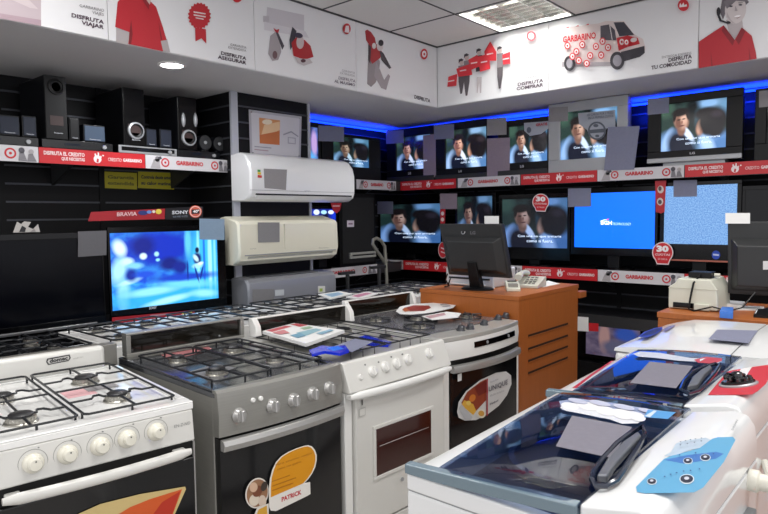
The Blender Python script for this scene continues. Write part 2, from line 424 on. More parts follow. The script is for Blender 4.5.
draw(b2, 'printed_picture', [
    (P('a9a2a3'), [(116, 26), (131, 31), (128, 45), (116, 42)]), (P('a9a2a3'), [(160, 40), (167, 39), (170, 52), (163, 51)]),
    (P('b3202c'), [(117.5, 2), (122, -3), (146, -3), (156, 7), (163, 28), (166.5, 40), (160.5, 41), (163, 51.5), (128, 44), (130, 32.5), (115, 27)]),
    (P('7e1620'), [(129, 34), (131, 20), (132.5, 34), (131, 44), (128.6, 44)]), (P('7e1620'), [(158, 20), (162, 40), (160.6, 40)]),
    (P('c9b3ac'), [(144, -3), (151, -3), (149.5, 5)]), (P('8a1a24'), [(140, -3), (144, -3), (149, 5), (148.5, 10)]),
    (P('b8252f'), [(199 + (11.8 if i % 2 else 10.2) * math.cos(2 * PI * i / 40), 16 + (13.6 if i % 2 else 12) * math.sin(2 * PI * i / 40)) for i in range(40)]),
    (P('b8252f'), [(194.6, 27.5), (205.4, 29.5), (205.8, 43.8), (201, 38.5), (195, 41.5)]), (P('dcd0d0'), [(193, 11.5), (205, 13.5), (205, 14.7), (193, 12.7)]), (P('dcd0d0'), [(193, 14.5), (205, 16.5), (205, 17.7), (193, 15.7)]), (P('dcd0d0'), [(195, 17.5), (203, 19), (203, 20), (195, 18.5)]),
    (P('c8202c'), ell(236.5, -2.5, 5, 5.2))], K)
text(b2, 'GARANTIA\nEXTENDIDA', P('6a6468'), (228, 48.4), (246, 52), (228.4, 43), K)
text(b2, 'DISFRUTA\nASEGURAR', P('3a2636'), (217.5, 58.6), (246, 64.8), (217.8, 50.4), K, bold=.03)
b3 = banner('L', 2.571, 3.518, 'white bulkhead panel picturing a couple seen from above on a pale sofa')
draw(b3, 'printed_picture', [
    (P('c4c0c6'), [(267, 7), (304, 15), (304, 31), (266, 23)]), (P('cfccd1'), [(264, 22), (305, 31), (309, 38), (264, 30)]), (P('b7b2b8'), [(263, 16), (269, 16), (269, 22), (263, 22)]),
    (P('a19a9e'), [(270, 36), (275, 32), (279, 38), (281, 52), (278, 60), (272, 61), (268, 54)]), (P('443f48'), [(275, 31), (278, 33), (284, 46), (282, 50)]), (P('b3202c'), [(273, 28), (276, 30), (279, 29), (278, 33), (275, 32)]), (P('6d5157'), ell(274.5, 55, 2.4, 4)),
    (P('3d3a44'), [(292, 27), (296, 31), (294, 42), (290, 50), (289, 40)]), (P('a82028'), [(291, 43), (296, 37), (304, 40), (310, 46), (313, 57), (304, 60), (293, 56)]),
    (P('c2b3b3'), ell(299.6, 42.5, 3.8, 6.6)), (P('3b3347'), ell(298, 35.6, 4.2, 2.6, 12)), (P('bdb7b9'), [(294, 57), (302, 59), (309, 59), (312, 63), (303, 66), (297, 63)]), (P('503038'), ell(302.5, 61, 2.5, 1.8)),
    (P('b3202c'), ell(346, 29, 3.9, 5.4)), (P('dcdadc'), [(345, 26), (348, 26), (348.6, 33), (343.6, 32.4)])], K)
text(b3, 'GARANTIA\nEXTENDIDA', P('8b878c'), (340, 74), (354.5, 77), (340.4, 69), K)
text(b3, 'DISFRUTA\nAL MAXIMO', P('6a6070'), (334, 82.5), (355, 86.6), (334.4, 75.5), K, bold=.02)
b4 = banner('L', 3.518, 4.55, 'white bulkhead panel with a jumping person in red, ending at the room corner')
draw(b4, 'printed_picture', [
    (P('a0212b'), [(365, 31), (367, 29.5), (371, 32), (375, 38), (376, 44), (371, 48), (366, 40)]), (P('8d8589'), [(368, 55), (374, 52), (380, 62), (379, 70), (376, 82), (371, 87), (367, 84)]),
    (P('9a9297'), [(376, 62), (380, 70), (384, 80), (388, 74), (390, 76), (386, 90), (381, 88), (374, 76)]), (P('a82028'), [(369, 46), (376, 44), (382, 52), (380, 58), (372, 64), (369, 58)]),
    (P('3a2c33'), [(368, 44), (371, 47), (370, 64), (368, 60)]), (P('403840'), [(379, 50), (383, 53), (391, 68), (389, 69), (381, 60)]), (P('cfc6c5'), ell(379.5, 46.5, 3.2, 4.6)), (P('332d35'), ell(380.5, 43, 2.6, 3.2)), (P('d8d4d4'), ell(373.5, 46, 2, 3))] + ring(423.6, 54.2, 3.5, 5.4), K)
text(b4, 'DISFRUTA', P('3a2c3a'), (414, 98.6), (430, 103), (414.3, 94.8), K, bold=.03)
b5 = banner('B', BX + .012, -2.28, 'white bulkhead panel with shoppers carrying red bags and the words DISFRUTA COMPRAR')
RB = P('d2323c')
its = []
for (x, top, bot, h, bw) in ((461.5, 59, 94, 'd', 3.2), (467, 54, 96, 'd', 3), (479.5, 49, 93, 's', 3), (500.5, 47, 89, 'd', 3)):
    its += [(P('5a5458'), [(x - bw, bot - 24), (x + bw, bot - 25), (x + bw * .9, bot - 14), (x + bw * .2, bot - .5), (x - bw * .4, bot), (x - bw * .9, bot - 12)]) if h == 'd' else (P('b9b2b4'), [(x - 2.4, bot - 16), (x + 2.6, bot - 16), (x + 2, bot), (x + .8, bot), (x, bot - 10), (x - 1.6, bot), (x - 2.4, bot)]),
            (P('3e383e'), [(x - bw, top + 7), (x + bw, top + 6), (x + bw * 1.1, bot - 22), (x - bw * 1.1, bot - 21)]) if h == 's' else (P('8a8286'), [(x - bw, top + 7), (x + bw, top + 6), (x + bw, bot - 22), (x - bw, bot - 21)]),
            (P('c9b9b4'), ell(x, top + 3.6, 2.2, 3)), (P('39333a'), [(x - 2.8, top + 4.6), (x - 2.6, top + .6), (x, top - .6), (x + 2.4, top + .8), (x + 1, top + 2), (x - 1.4, top + 2.6)])]
for q in ([(449, 77), (458, 74), (457, 86), (448, 87)], [(457, 69), (471, 64), (473, 75), (459, 77)], [(469, 60), (478, 55), (482, 66), (472, 70)], [(478, 57), (490, 54), (491, 69), (481, 72)],
          [(485, 52), (491, 41.5), (497, 52), (497, 61), (487, 61)], [(503, 55), (511, 52), (511, 64), (504, 65)]): its.append((RB, q))
for (x, y) in ((452, 81), (464, 70.5), (475, 63), (485, 62), (491, 54), (507, 59)): its.append((P('e6d6d6'), [(x - 3.2, y + .2), (x + 3.2, y - 1), (x + 3.2, y + .2), (x - 3.2, y + 1.4)]))
its += [(P('c24e58'), ell(532.3, 36.5, 4.6, 5.0)), (P('e9e9ea'), ell(532.3, 36.5, 3.0, 3.3))]
draw(b5, 'printed_picture', its, K)
text(b5, 'CREDITO\nGARBARINO', P('848086'), (523, 79), (543.6, 76), (523, 75.5), K)
text(b5, 'DISFRUTA\nCOMPRAR', P('4a3a48'), (516.6, 90.6), (543.6, 86.4), (516.6, 83), K, bold=.03)
b6 = banner('B', -2.28, -1.212, 'white bulkhead panel with a delivery van covered in red targets')
its = [(P('d6c8c6'), [(561.5, 32), (563, 28), (598, 23.5), (606, 21), (624, 21), (634, 34), (643, 39), (645.5, 48), (644, 53), (630, 60), (612, 64), (575, 66), (562, 66)]),
       (P('a09a9e'), [(562, 62), (612, 62), (612, 66), (562, 67)]),
       (P('3b3a44'), [(613.6, 22.4), (624, 22), (634.4, 35), (619.5, 36.4)]), (P('4a4650'), [(600.6, 26), (609, 24.5), (615, 30), (616.5, 40.4), (600.6, 40)]), (P('e2dcdb'), [(609.4, 25), (610.2, 25), (612.8, 40), (612, 40)]),
       (P('35323a'), [(621, 52), (644.6, 46), (645, 53), (640, 57), (624, 61.5)]), (P('b8202a'), [(616.6, 38), (628, 35.6), (638, 38), (640, 44), (628, 47), (619, 51)]), (P('e2d8d6'), ell(622, 42, 2.4, 3)), (P('b8202a'), ell(622, 42, 1, 1.3)), (P('cfc8c6'), ell(634, 40, 3.4, 2.2, -15)),
       (P('2e2c33'), ell(617.6, 60.8, 7.2, 9)), (P('8d8a92'), ell(617.6, 60.8, 4.4, 5.8)), (P('2e2c33'), ell(570, 63.6, 5.6, 7.6)), (P('8d8a92'), ell(570, 63.6, 3.2, 4.8))]
for (x, y) in ((568, 46), (577, 52), (583, 45), (591, 56), (602, 55.5), (609, 48), (597, 47), (580, 61), (588, 64), (574, 57), (604, 42), (628, 43)): its += [(P('c62a34'), ell(x, y, 3.1, 3.7)), (P('e6dedd'), ell(x, y, 2.0, 2.5)), (P('c62a34'), ell(x, y, .9, 1.1))]
for (x, y) in ((567, 29), (577, 27.6), (587, 26.2)): its.append((P('c62a34'), [(x, y), (x + 4, y - .5), (x + 3, y - 1.6)]))
its += [(P('c62a34'), ell(684.8, 6.4, 5.6, 5.8)), (P('ebe4e4'), [(681, 6), (682, 4), (683, 6.6), (685, 3.6), (686, 6.6), (688, 5), (688.6, 7.6), (681, 8.6)])]
draw(b6, 'printed_picture', its, K)
text(b6, 'GARBARINO', P('c8202c'), (563, 43), (596, 38.6), (563, 36.5), K, bold=.03)
text(b6, 'ENTREGA EXPRESS', P('757077'), (662, 58.6), (691.6, 54.2), (662, 56.2), K)
text(b6, 'DISFRUTA\nTU COMODIDAD', P('3a2c3a'), (651.4, 69.8), (692, 63.4), (651.4, 61), K, bold=.03)
b7 = banner('B', -1.212, -.1, 'white bulkhead panel with a call centre woman in a red shirt and headset')
draw(b7, 'printed_picture', [
    (P('6c666c'), [(720, 12), (722, 0), (726, -4), (744, -4), (749, 2), (745, 6), (728, 6), (723, 20)]),
    (P('b7aeb0'), [(726, 20), (742, 18), (744, 34), (736, 40), (729, 32)]), (P('cfc6c6'), ell(735.6, 9.5, 10.6, 14.5, 8)), (P('b9afb1'), [(727, 12), (731, 20), (736, 24), (732, 23), (727, 17)]), (P('7b747a'), [(724, 2), (732, -4), (747, -4), (748, 2), (736, 1), (727, 9)]),
    (P('f4f0f0'), ell(737.6, 16.4, 3.2, 1.0, -12)), (P('8f6f72'), [(734, 17.6), (738, 18.6), (741.4, 16.4), (737.6, 17.6)]), (P('4a464e'), ell(731, 6.4, 1.9, .9)), (P('4a464e'), ell(740.6, 5, 1.9, .9)), (P('6f686c'), [(728.6, 4.2), (733, 3.6), (733, 4.2), (728.8, 4.9)]), (P('6f686c'), [(738.4, 2.8), (743, 2.6), (743, 3.2), (738.6, 3.6)]), (P('a59c9e'), [(735.6, 6), (738, 11), (735, 11.4)]),
    (P('b0222e'), [(699, 42), (714, 32), (724, 25.5), (735, 40), (742, 27.6), (752, 36), (756, 52), (757, 59), (699, 68.5)]),
    (P('861824'), [(724, 25.5), (735, 40), (733, 46), (722, 31)]), (P('861824'), [(742, 27.6), (736, 40), (739, 45), (746, 31)]), (P('861824'), [(711, 50), (713, 66), (711.6, 66.4)]), (P('861824'), [(749, 46), (751, 60), (749.6, 60)]),
    (P('26242a'), [(717, 14), (719, 13), (722, 20), (729, 23), (728.6, 24.4), (720, 21.6)]), (P('26242a'), ell(729, 22.8, 2.2, 1.3, 10)), (P('26242a'), ell(719, 12, 2, 4.4))], K)
# ================================================================== SHELVES AND THEIR PRINTED LABEL STRIPS
SHELF = mat('shelf_black', '16161a', .45)
def shelf(label, loc, rz, x0, x1, ztop, depth):
    t = thing('wall_shelf', label, 'shelf', loc, rz)
    boxo('board', (x0, x1, .006, depth, ztop - .03, ztop), SHELF, t, .002, 1)
    boxo('label_rail', (x0, x1, .002, .012, ztop - .094, ztop), DARKP, t)
    for k in range(int((x1 - x0) / .9) + 1):
        x = min(x0 + (.58 if x0 < .5 and rz else .25) + k * .9, x1 - .05)
        MB().prism([(depth, ztop - .03), (.06, ztop - .03), (.10, ztop - .05), (depth, ztop - .20)], 'x', x - .01, x + .01).build('bracket', DARKP, t)
    return t
SXL, SYB, SXV = -4.08, 5.08, -4.2; ZSL = 1.941
shelf('black wall shelf carrying the home theatre speakers under the left bulkhead', (SXL, 0, 0), 90, .3, PY0 - .02, ZSL, .51)
shelf('upper black shelf on the back wall carrying the tube televisions', (0, SYB, 0), 0, -4.2, .3, 1.855, .49)
shelf('middle black shelf on the back wall carrying the flat televisions', (0, SYB, 0), 0, -4.2, .3, 1.034, .49)
shelf('lowest black shelf on the back wall, seen between the counters', (0, SYB, 0), 0, -4.2, .3, .655, .49)
shelf('short black upper shelf on the left wall beyond the slatted pier', (SXV, 0, 0), 90, PY1 + .02, SYB - .02, 1.855, .39)
shelf('short black lower shelf on the left wall beyond the slatted pier', (SXV, 0, 0), 90, PY1 + .02, SYB - .02, 1.02, .39)
shelf('low black shelf on the left wall carrying the two large flat televisions', (-3.80, 0, 0), 90, .3, PY0 - .06, .80, .79)

LRED = mat('label_red', 'c4252c', .35); LWHT = mat('label_white', 'cfcdd0', .35)
LTX = P('f0e2e2'); LTR = P('c2202a')
def label(rootloc, rz, x0, x1, z1, kind, lab, h=.092):
    t = thing('shelf_label', lab, 'shelf label', rootloc, rz, 'printed strips along the shelf edges')
    boxo('strip', (x0, x1, -.002, 0.001, z1 - h, z1), LRED if kind == 'red' else LWHT, t)
    w = x1 - x0; z0 = z1 - h
    X = lambda u: x0 + u * w
    Z = lambda v: z0 + v * h
    mb = MB()
    def sh(m_, pts, st): mb.poly([(X(u), -.002 - .0006 * st, Z(v)) for u, v in pts], mb.m(m_))
    ar = h / w
    def el(u, v, r, n=20): return [(u + r * ar * math.cos(2 * PI * i / n), v + r * math.sin(2 * PI * i / n)) for i in range(n)]
    if kind == 'red':
        text(t, 'DISFRUTA EL CREDITO', LTX, (X(.04), Z(.54)), (X(.40), Z(.54)), (X(.04), Z(.80)), -.002, bold=.03, local=True, off=.0012)
        text(t, 'QUE NECESITAS', LTX, (X(.19), Z(.20)), (X(.40), Z(.20)), (X(.19), Z(.46)), -.002, bold=.03, local=True, off=.0012)
        text(t, 'CREDITO', LTX, (X(.62), Z(.37)), (X(.755), Z(.37)), (X(.62), Z(.6)), -.002, local=True, off=.0012)
        text(t, 'GARBARINO', LTX, (X(.77), Z(.37)), (X(.965), Z(.37)), (X(.77), Z(.62)), -.002, bold=.04, local=True, off=.0012)
        cx = .52
        sh(LTX, el(cx, .45, .27), 1); sh(LTX, [(cx - .02, .5), (cx - .028, .8), (cx - .016, .85), (cx - .004, .6)], 2); sh(LTX, [(cx, .6), (cx + .004, .92), (cx + .016, .9), (cx + .016, .55)], 2); sh(LTX, [(cx + .01, .5), (cx + .034, .72), (cx + .04, .62), (cx + .02, .35)], 2)
        sh(LTX, el(cx + .055, .72, .06, 8), 2); sh(LRED, [(cx - .012, .25), (cx + .006, .2), (cx + .012, .45), (cx - .004, .5)], 3)
        mb.build('hand_emblem', None, t, smooth=False)
    else:
        text(t, 'GARBARINO', LTR, (X(.34), Z(.36)), (X(.665), Z(.36)), (X(.34), Z(.70)), -.002, bold=.05, local=True, off=.0012)
        for cx in (.215, .81):
            sh(LTR, el(cx, .5, .34), 2); sh(LWHT, el(cx, .5, .23), 3); sh(LTR, el(cx, .5, .09), 4)
        g1, g2, g3 = P('7e7b80'), P('504d55'), P('a7a2a4')
        sh(g3, [(.05, .05), (.09, .7), (.15, .75), (.16, .05)], 1); sh(g1, el(.13, .72, .2), 1); sh(g2, [(.12, .85), (.17, .95), (.18, .75), (.15, .7)], 2)
        sh(g1, [(.86, .05), (.87, .6), (.90, .6), (.92, .05)], 5); sh(g2, el(.885, .72, .18), 5); sh(g1, [(.92, .05), (.93, .5), (.96, .55), (.985, .05)], 5); sh(g3, el(.95, .66, .16), 5)
        mb.build('printed_picture', None, t, smooth=False)
    return t
def lab_px(rootloc, rz, a, b, z1, kind, lab, h=.092):
    o = bpy.data.objects.new('tmp', None); o.location = rootloc; o.rotation_euler = (0, 0, math.radians(rz))
    xa = lp(o, *a, 0)[0]; xb = lp(o, *b, 0)[0]; bpy.data.objects.remove(o)
    return label(rootloc, rz, xa, xb, z1, kind, lab, h)
LL, LV, LB = (SXL, 0, 0), (SXV, 0, 0), (0, SYB, 0)
label(LL, 90, .70, 1.504, ZSL, 'white', 'white label strip cut by the left picture edge under the home theatre receivers', .0935)
lab_px(LL, 90, (39, 158), (145, 163), ZSL, 'red', 'red credit label strip under the home theatre speakers on the left', .0935)
lab_px(LL, 90, (145.5, 163), (229, 167), ZSL, 'white', 'white label strip with red lettering ending at the bright post of the pier', .0935)
label(LV, 90, 4.40, 4.99, 1.857, 'white', 'short white label strip with red lettering under the small television beyond the pier')
label(LV, 90, 3.72, 4.68, 1.022, 'white', 'low white label strip with red lettering behind the tubular trolley')
for i, (a, b, k, s) in enumerate([((389, 185), (400, 185), 'white', 'very short white label strip in the room corner of the upper shelf'), ((400.5, 184), (456, 183), 'red', 'red label strip under the small television next to the room corner'),
        ((458, 183), (520, 180), 'white', 'white label strip with red lettering on the upper shelf above the half-hidden television'), ((521, 180), (597, 176), 'red', 'red credit label strip under the smaller silver television'),
        ((597.5, 176), (684, 172), 'white', 'white label strip with red lettering on the upper shelf above the blue screen'), ((685, 172), (786, 166), 'red', 'red credit label strip under the black tube television at the right end')]):
    lab_px(LB, 0, a, b, 1.857, k, s)
for i, (a, b, k, s) in enumerate([((387, 263), (403, 264), 'white', 'short white label strip beside the tubular trolley on the middle shelf'), ((403.5, 266), (470, 266), 'red', 'red credit label strip on the middle shelf left of the computer monitor'),
        ((471, 268), (522, 269), 'white', 'white label strip on the middle shelf behind the telephone'), ((522.5, 269), (597.5, 274), 'red', 'red credit label strip on the middle shelf above the counter edge'),
        ((598, 275), (684, 280), 'white', 'white label strip with red lettering on the middle shelf left of the receipt printer'), ((684.5, 280), (768, 285), 'red', 'red label strip on the middle shelf behind the receipt printer')]):
    lab_px(LB, 0, a, b, 1.036, k, s, .096)

# ================================================================== TELEVISIONS
MOVIE = [(.74, .93, .20, .09, 0, '7fa6cc', 1.0), (.98, .84, .10, .18, 0, '5d87a6', 1.0), (.10, .50, .10, .4, 0, '22362f', .9), (.50, .80, .10, .34, 0, '080f10', .9), (.05, .88, .14, .16, 0, '3a5444', .9), (.57, .62, .04, .2, 0, '24404a', 1.0),
    (.22, .13, .28, .30, 10, '6f94c0', .5), (.10, .22, .07, .24, -16, '94b4dc', .7), (.33, .02, .20, .40, 16, '0a1022', .4), (.415, .36, .05, .19, 28, 'd4e2f4', .5), (.33, .42, .065, .11, 0, '7a5646', .5),
    (.32, .62, .108, .185, 10, 'b58a74', .45), (.275, .58, .05, .15, 6, '704a3c', .9), (.365, .655, .045, .09, 6, 'd0a68e', .9), (.305, .80, .135, .085, 12, '17100f', .45), (.425, .72, .028, .10, 10, '1d1514', .6), (.215, .71, .026, .10, -6, '17100f', .6),
    (.285, .645, .026, .013, 8, '251713', .9), (.36, .655, .026, .013, 8, '251713', .9), (.335, .59, .014, .035, 0, '86594a', .9), (.335, .515, .040, .015, 8, '5e3230', .9),
    (.84, .04, .25, .27, -10, '7da6d4', .5), (.95, .0, .2, .3, 0, '4a76a8', .8), (.72, .10, .09, .20, 22, 'a9c6ea', .8), (.62, .45, .065, .16, -6, 'a87a64', .45), (.60, .46, .026, .12, -4, 'cca088', .9), (.80, .57, .215, .27, -16, '100c0f', .4), (.67, .74, .15, .10, 22, '140f11', .5), (.84, .38, .13, .16, 0, '100c0f', .5), (.70, .38, .05, .10, 10, '100c10', .7), (.86, .70, .08, .07, 0, '2c242a', 1.0)]
def movie(name, strength, tint): return picture_mat(name, '0c1614', '2a3f39', MOVIE, strength, tint, nscale=6)
def screen_px(root, tl, br, k): return lp(root, *tl, k) + lp(root, *br, k)

def subtitle(t, x0, x1, z0, z1, a='Con una no que armaria', b='como si fuera.'):
    w, h = x1 - x0, z1 - z0; m_ = G('d4e6ff', .8)
    text(t, a, m_, (x0 + .26 * w, z0 + .20 * h), (x0 + .92 * w, z0 + .20 * h), (x0 + .26 * w, z0 + .26 * h), 0, name='subtitle', local=True, off=.004)
    text(t, b, m_, (x0 + .40 * w, z0 + .11 * h), (x0 + .80 * w, z0 + .11 * h), (x0 + .40 * w, z0 + .17 * h), 0, name='subtitle', local=True, off=.004)

def ringbox(mb, x0, x1, z0, z1, a0, a1, b0, b1, ya, yb, mi=0):
    mb.box(x0, x1, ya, yb, b1, z1, mi); mb.box(x0, x1, ya, yb, z0, b0, mi); mb.box(x0, a0, ya, yb, b0, b1, mi); mb.box(a1, x1, ya, yb, b0, b1, mi)
def flat_tv(name_label, loc, rz, X, S, smat, base_z, frame=BLACKG, depth=.07, stand=True, sub=False, group=None, logo=None, stw=.32):
    """flat television: X = (x0, x1, z0, z1) of the bezel, S of the picture, in local units; front at local y = 0"""
    t = thing('flat_television', name_label, 'television', loc, rz, group)
    x0, x1, z0, z1 = X; a0, a1, b0, b1 = S
    a0, a1, b0, b1 = max(a0, x0 + .008), min(a1, x1 - .008), max(b0, z0 + .008), min(b1, z1 - .008)
    m = MB(); ringbox(m, x0, x1, z0, z1, a0, a1, b0, b1, 0, .02); m.build('bezel', frame, t, .002, 1)
    MB().strip([[(x0 + .004, .02, z0 + .004), (x1 - .004, .02, z0 + .004), (x1 - .004, .02, z1 - .004), (x0 + .004, .02, z1 - .004)], [(x0 + .03, depth, z0 + .05), (x1 - .03, depth, z0 + .05), (x1 - .03, depth, z1 - .05), (x0 + .03, depth, z1 - .05)]]).build('back_cover', BLACKP, t)
    MB().quad_uv([(a0 - .001, .006, b0 - .001), (a1 + .001, .006, b0 - .001), (a1 + .001, .006, b1 + .001), (a0 - .001, .006, b1 + .001)]).build('screen', smat, t)
    if sub: subtitle(t, a0, a1, b0, b1)
    if logo: text(t, logo, P('b9b9c0'), ((a0 + a1) / 2 - .03, (z0 + b0) / 2 - .006), ((a0 + a1) / 2 + .03, (z0 + b0) / 2 - .006), ((a0 + a1) / 2 - .03, (z0 + b0) / 2 + .006), 0, bold=.02, local=True)
    if stand:
        cx = (x0 + x1) / 2
        boxo('neck', (cx - .05, cx + .05, .03, depth - .01, base_z + .012, z0 + .03), BLACKP, t, .004)
        m = MB(); m.lathe([(1, 0), (1, .012), (.9, .016)], (0, 0, 0), (0, 0, 1), 32); m.v = [(cx + x * stw / 2, .05 + y * .115 + .02, base_z + z + .001) for x, y, z in m.v]
        m.build('base', frame, t)
    return t
def tube_tv(name_label, loc, rz, X, S, smat, frame, trim, group='tube televisions on the upper shelf', sub=True, logo='LG', silver=False, depth=.40, foot=0):
    t = thing('tube_television', name_label, 'television', loc, rz, group)
    x0, x1, z0, z1 = X; a0, a1, b0, b1 = S
    z0 += foot
    m = MB(); ringbox(m, x0, x1, z0, z1, a0, a1, b0, b1, 0, .045); m.build('bezel', frame, t, .004)
    w, h = x1 - x0, z1 - z0; cx = (x0 + x1) / 2
    r = lambda y, s, dz=0: [(cx - w / 2 * s, y, z0 + .005 + dz), (cx + w / 2 * s, y, z0 + .005 + dz), (cx + w / 2 * s, y, z0 + h * (.5 + .5 * s) - .01), (cx - w / 2 * s, y, z0 + h * (.5 + .5 * s) - .01)]
    MB().strip([r(.045, .985), r(.12, .96), r(.24, .78), r(depth, .62), r(depth + .015, .58)]).build('back_cover', BLACKP if frame != SILVER else GREYP, t, .004)
    # slightly bulging picture tube
    m = MB(); n = 8; vs = []
    for j in range(n + 1):
        for i in range(n + 1):
            u, v = i / n, j / n; vs.append((a0 + (a1 - a0) * u, .016 - .010 * (1 - (2 * u - 1) ** 2) * (1 - (2 * v - 1) ** 2), b0 + (b1 - b0) * v))
    m.v = vs
    for j in range(n):
        for i in range(n):
            f = m.face([j * (n + 1) + i, j * (n + 1) + i + 1, (j + 1) * (n + 1) + i + 1, (j + 1) * (n + 1) + i]); m.uv[f] = [(i / n, j / n), ((i + 1) / n, j / n), ((i + 1) / n, (j + 1) / n), (i / n, (j + 1) / n)]
    m.build('screen', smat, t)
    if sub: subtitle(t, a0, a1, b0, b1)
    if trim: boxo('speaker_panel', (x0, x1, -.012, .03, z0 - .002, z0 + (b0 - z0) * (.42 if not silver else .5)), trim, t, .006)
    if logo: text(t, logo, P('c9c9cf'), (cx - .018, b0 - (b0 - z0) * .42), (cx + .018, b0 - (b0 - z0) * .42), (cx - .018, b0 - (b0 - z0) * .22), 0, bold=.03, local=True, off=.003)
    if foot: boxo('foot', (cx - w * .33, cx + w * .33, .02, .25, X[2], z0), trim or frame, t, .004)
    return t
def card(name_label, root, quad, k, m_=CARD, name='price_card', cat='price card', group='blank price cards on the goods', th=.0012, tilt=None):
    """a thin printed card standing on the plane of a thing; quad = pixel corners"""
    t = bpy.data.objects.new(name, None)
    bpy.data.objects.remove(t)
    pts = [lp(root, x, y, k) for x, y in quad]
    M = mw(root); mb = MB()
    mb.strip([[M @ Vector((a, k, b)) for a, b in pts], [M @ Vector((a, k + th, b)) for a, b in pts]])
    o = mb.build(name, m_, None, smooth=False)
    c = sum((Vector(v.co) for v in o.data.vertices), Vector()) / len(o.data.vertices)
    o.data.transform(Matrix.Translation(-c)); o.location = c
    return tag(o, name_label, cat, group)
def rq(x0, y0, x1, y1, s=0): return [(x0, y0), (x1, y0 + s), (x1, y1 + s), (x0, y1)]

TY = 5.10
class Fr:                                     # a bare frame used only to measure on the plane of the televisions
    def __init__(self, loc, rz):
        self.location = Vector(loc); self.rotation_euler = Matrix.Rotation(math.radians(rz), 3, 'Z').to_euler()
U = Fr((0, TY, 0), 0)
def R_(fr, tl, br, k=0):
    a = lp(fr, *tl, k); b = lp(fr, *br, k); return (a[0], b[0], b[1], a[1])
ZS = 1.856
def fix(X, z0): return (X[0], X[1], z0, X[3])
u1 = tube_tv('small black tube television with a mauve notice, nearest the room corner', (0, TY, 0), 0, fix(R_(U, (386.5, 131), (434, 178)), ZS), R_(U, (395.7, 138), (430, 168)), movie('movie_pale', .70, (.95, .95, 1.15)), BLACKP, DARKP)
u2 = tube_tv('small black tube television third from the corner of the upper shelf, warm picture', (0, TY, 0), 0, fix(R_(U, (435, 125), (487, 176)), ZS), R_(U, (445, 131), (486, 166)), movie('movie_warm', .95, (1.05, 1, 1)), BLACKP, DARKP)
u3 = tube_tv('black tube television with a grey leaflet over its picture, left of the silver set', (0, TY, 0), 0, fix(R_(U, (498, 122), (547.5, 173)), ZS), R_(U, (508.5, 127), (547, 160.5)), movie('movie_cool', .9, (.95, 1.02, 1.1)), BLACKP, DARKP)
u4 = tube_tv('large silver tube television with a round stamp on its leaflet', (0, TY, 0), 0, fix(R_(U, (548.5, 105), (627, 169)), ZS), R_(U, (560, 113), (616.5, 156)), movie('movie_cool', .9, (.95, 1.02, 1.1)), SILVER, None, silver=True, logo=None)
u5 = tube_tv('large black tube television with a silver foot, rightmost complete set of the upper shelf', (0, TY, 0), 0, fix(R_(U, (648, 99), (742, 154)), ZS), R_(U, (661, 105), (725.5, 147)), movie('movie_bright', .98, (1, 1.02, 1.08)), BLACKP, SILVER, foot=.03)
X5 = R_(U, (755.5, 89), (790, 150))
u6 = tube_tv('black television cut by the right picture edge on the upper shelf', (0, TY, 0), 0, (X5[0], X5[0] + .62, ZS, X5[3]), (X5[0] + .07, X5[0] + .55, ZS + .12, X5[3] - .05), mat('dead_screen', '08090c', .12, spec=.3), BLACKP, None, sub=False, logo=None)
# notices and cards on the upper televisions
N1 = card('mauve sheet with purple print over the right half of the corner television', U, [(423, 135.5), (435.5, 134), (436, 177), (423.5, 178)], -.0018, CARDP, 'notice', 'notice', 'leaflets on the tube televisions')
pz = mat('leaflet_grey', 'a3a8b2', .6)
n3 = thing('notice', 'pale leaflet with red heading on the television just left of the silver set', 'notice', (0, TY, 0), 0, 'leaflets on the tube televisions')
draw(n3, 'sheet', [(pz, [(524, 123), (548.5, 121), (548.5, 128.5), (541, 134), (530, 136), (524.5, 131)]), (P('5a606c'), ell(529, 130, 2.3, 3))], -.001)
text(n3, 'GRATIS', P('b02030'), (536, 126.4), (547.5, 125.2), (536, 123.6), -.003, bold=.03)
n4 = thing('notice', 'pale leaflet with a round black stamp on the large silver television', 'notice', (0, TY, 0), 0, 'leaflets on the tube televisions')
draw(n4, 'sheet', [(pz, [(578, 113.2), (615, 110), (615.5, 127.5), (606.5, 128.5), (604, 137), (597, 139.5), (590, 137), (587, 130), (579, 124)]),
    (P('565c66'), ell(597, 130.8, 9, 9.2)), (pz, ell(597, 130.8, 7.2, 7.4)), (P('565c66'), [(588, 130), (606, 128.4), (606, 132.2), (588, 133.6)]), (P('565c66'), ell(596, 125.6, 2.6, 1.6)), (P('565c66'), ell(597.4, 136, 2, 1.4))], -.001)
text(n4, 'SIN CARGO POR 3 MESES\nEN LA PRIMERA CUOTA', P('565c66'), (587, 119.6), (613.5, 117), (587, 114), -.006)
card('tall mauve card between the two small tube televisions', U, [(487, 138.5), (510, 137.5), (509.5, 176), (487, 177)], -.0025, CARDP)
card('grey card above the tall mauve card, at the gap between two televisions', U, rq(487, 118.5, 506.5, 135.6, -1), -.0025, CARD)
card('grey price card on the top left corner of the corner tube television', U, rq(386, 131, 403.5, 144, -1), -.0025, CARDB)
card('grey price card on the top left corner of the warm-pictured television', U, rq(434, 125, 454, 139.5, -1), -.0025, CARDB)
card('pale grey price card on the top left corner of the large silver television', U, rq(548.5, 107.5, 568, 122, -1), -.0025, CARD)
card('blue-grey price card on the black television with the silver foot', U, rq(647.5, 99, 669, 115, -2), -.0025, CARDB)
card('pale card on the television cut by the right picture edge', U, rq(759, 91, 770, 107.5, -1), -.0025, CARD)
card('large tilted blue-grey board leaning at the right side of the silver television', U, [(608, 127), (639.5, 126), (634, 169.5), (604, 170.5)], -.030, CARDB, 'board', 'board', None, .006)

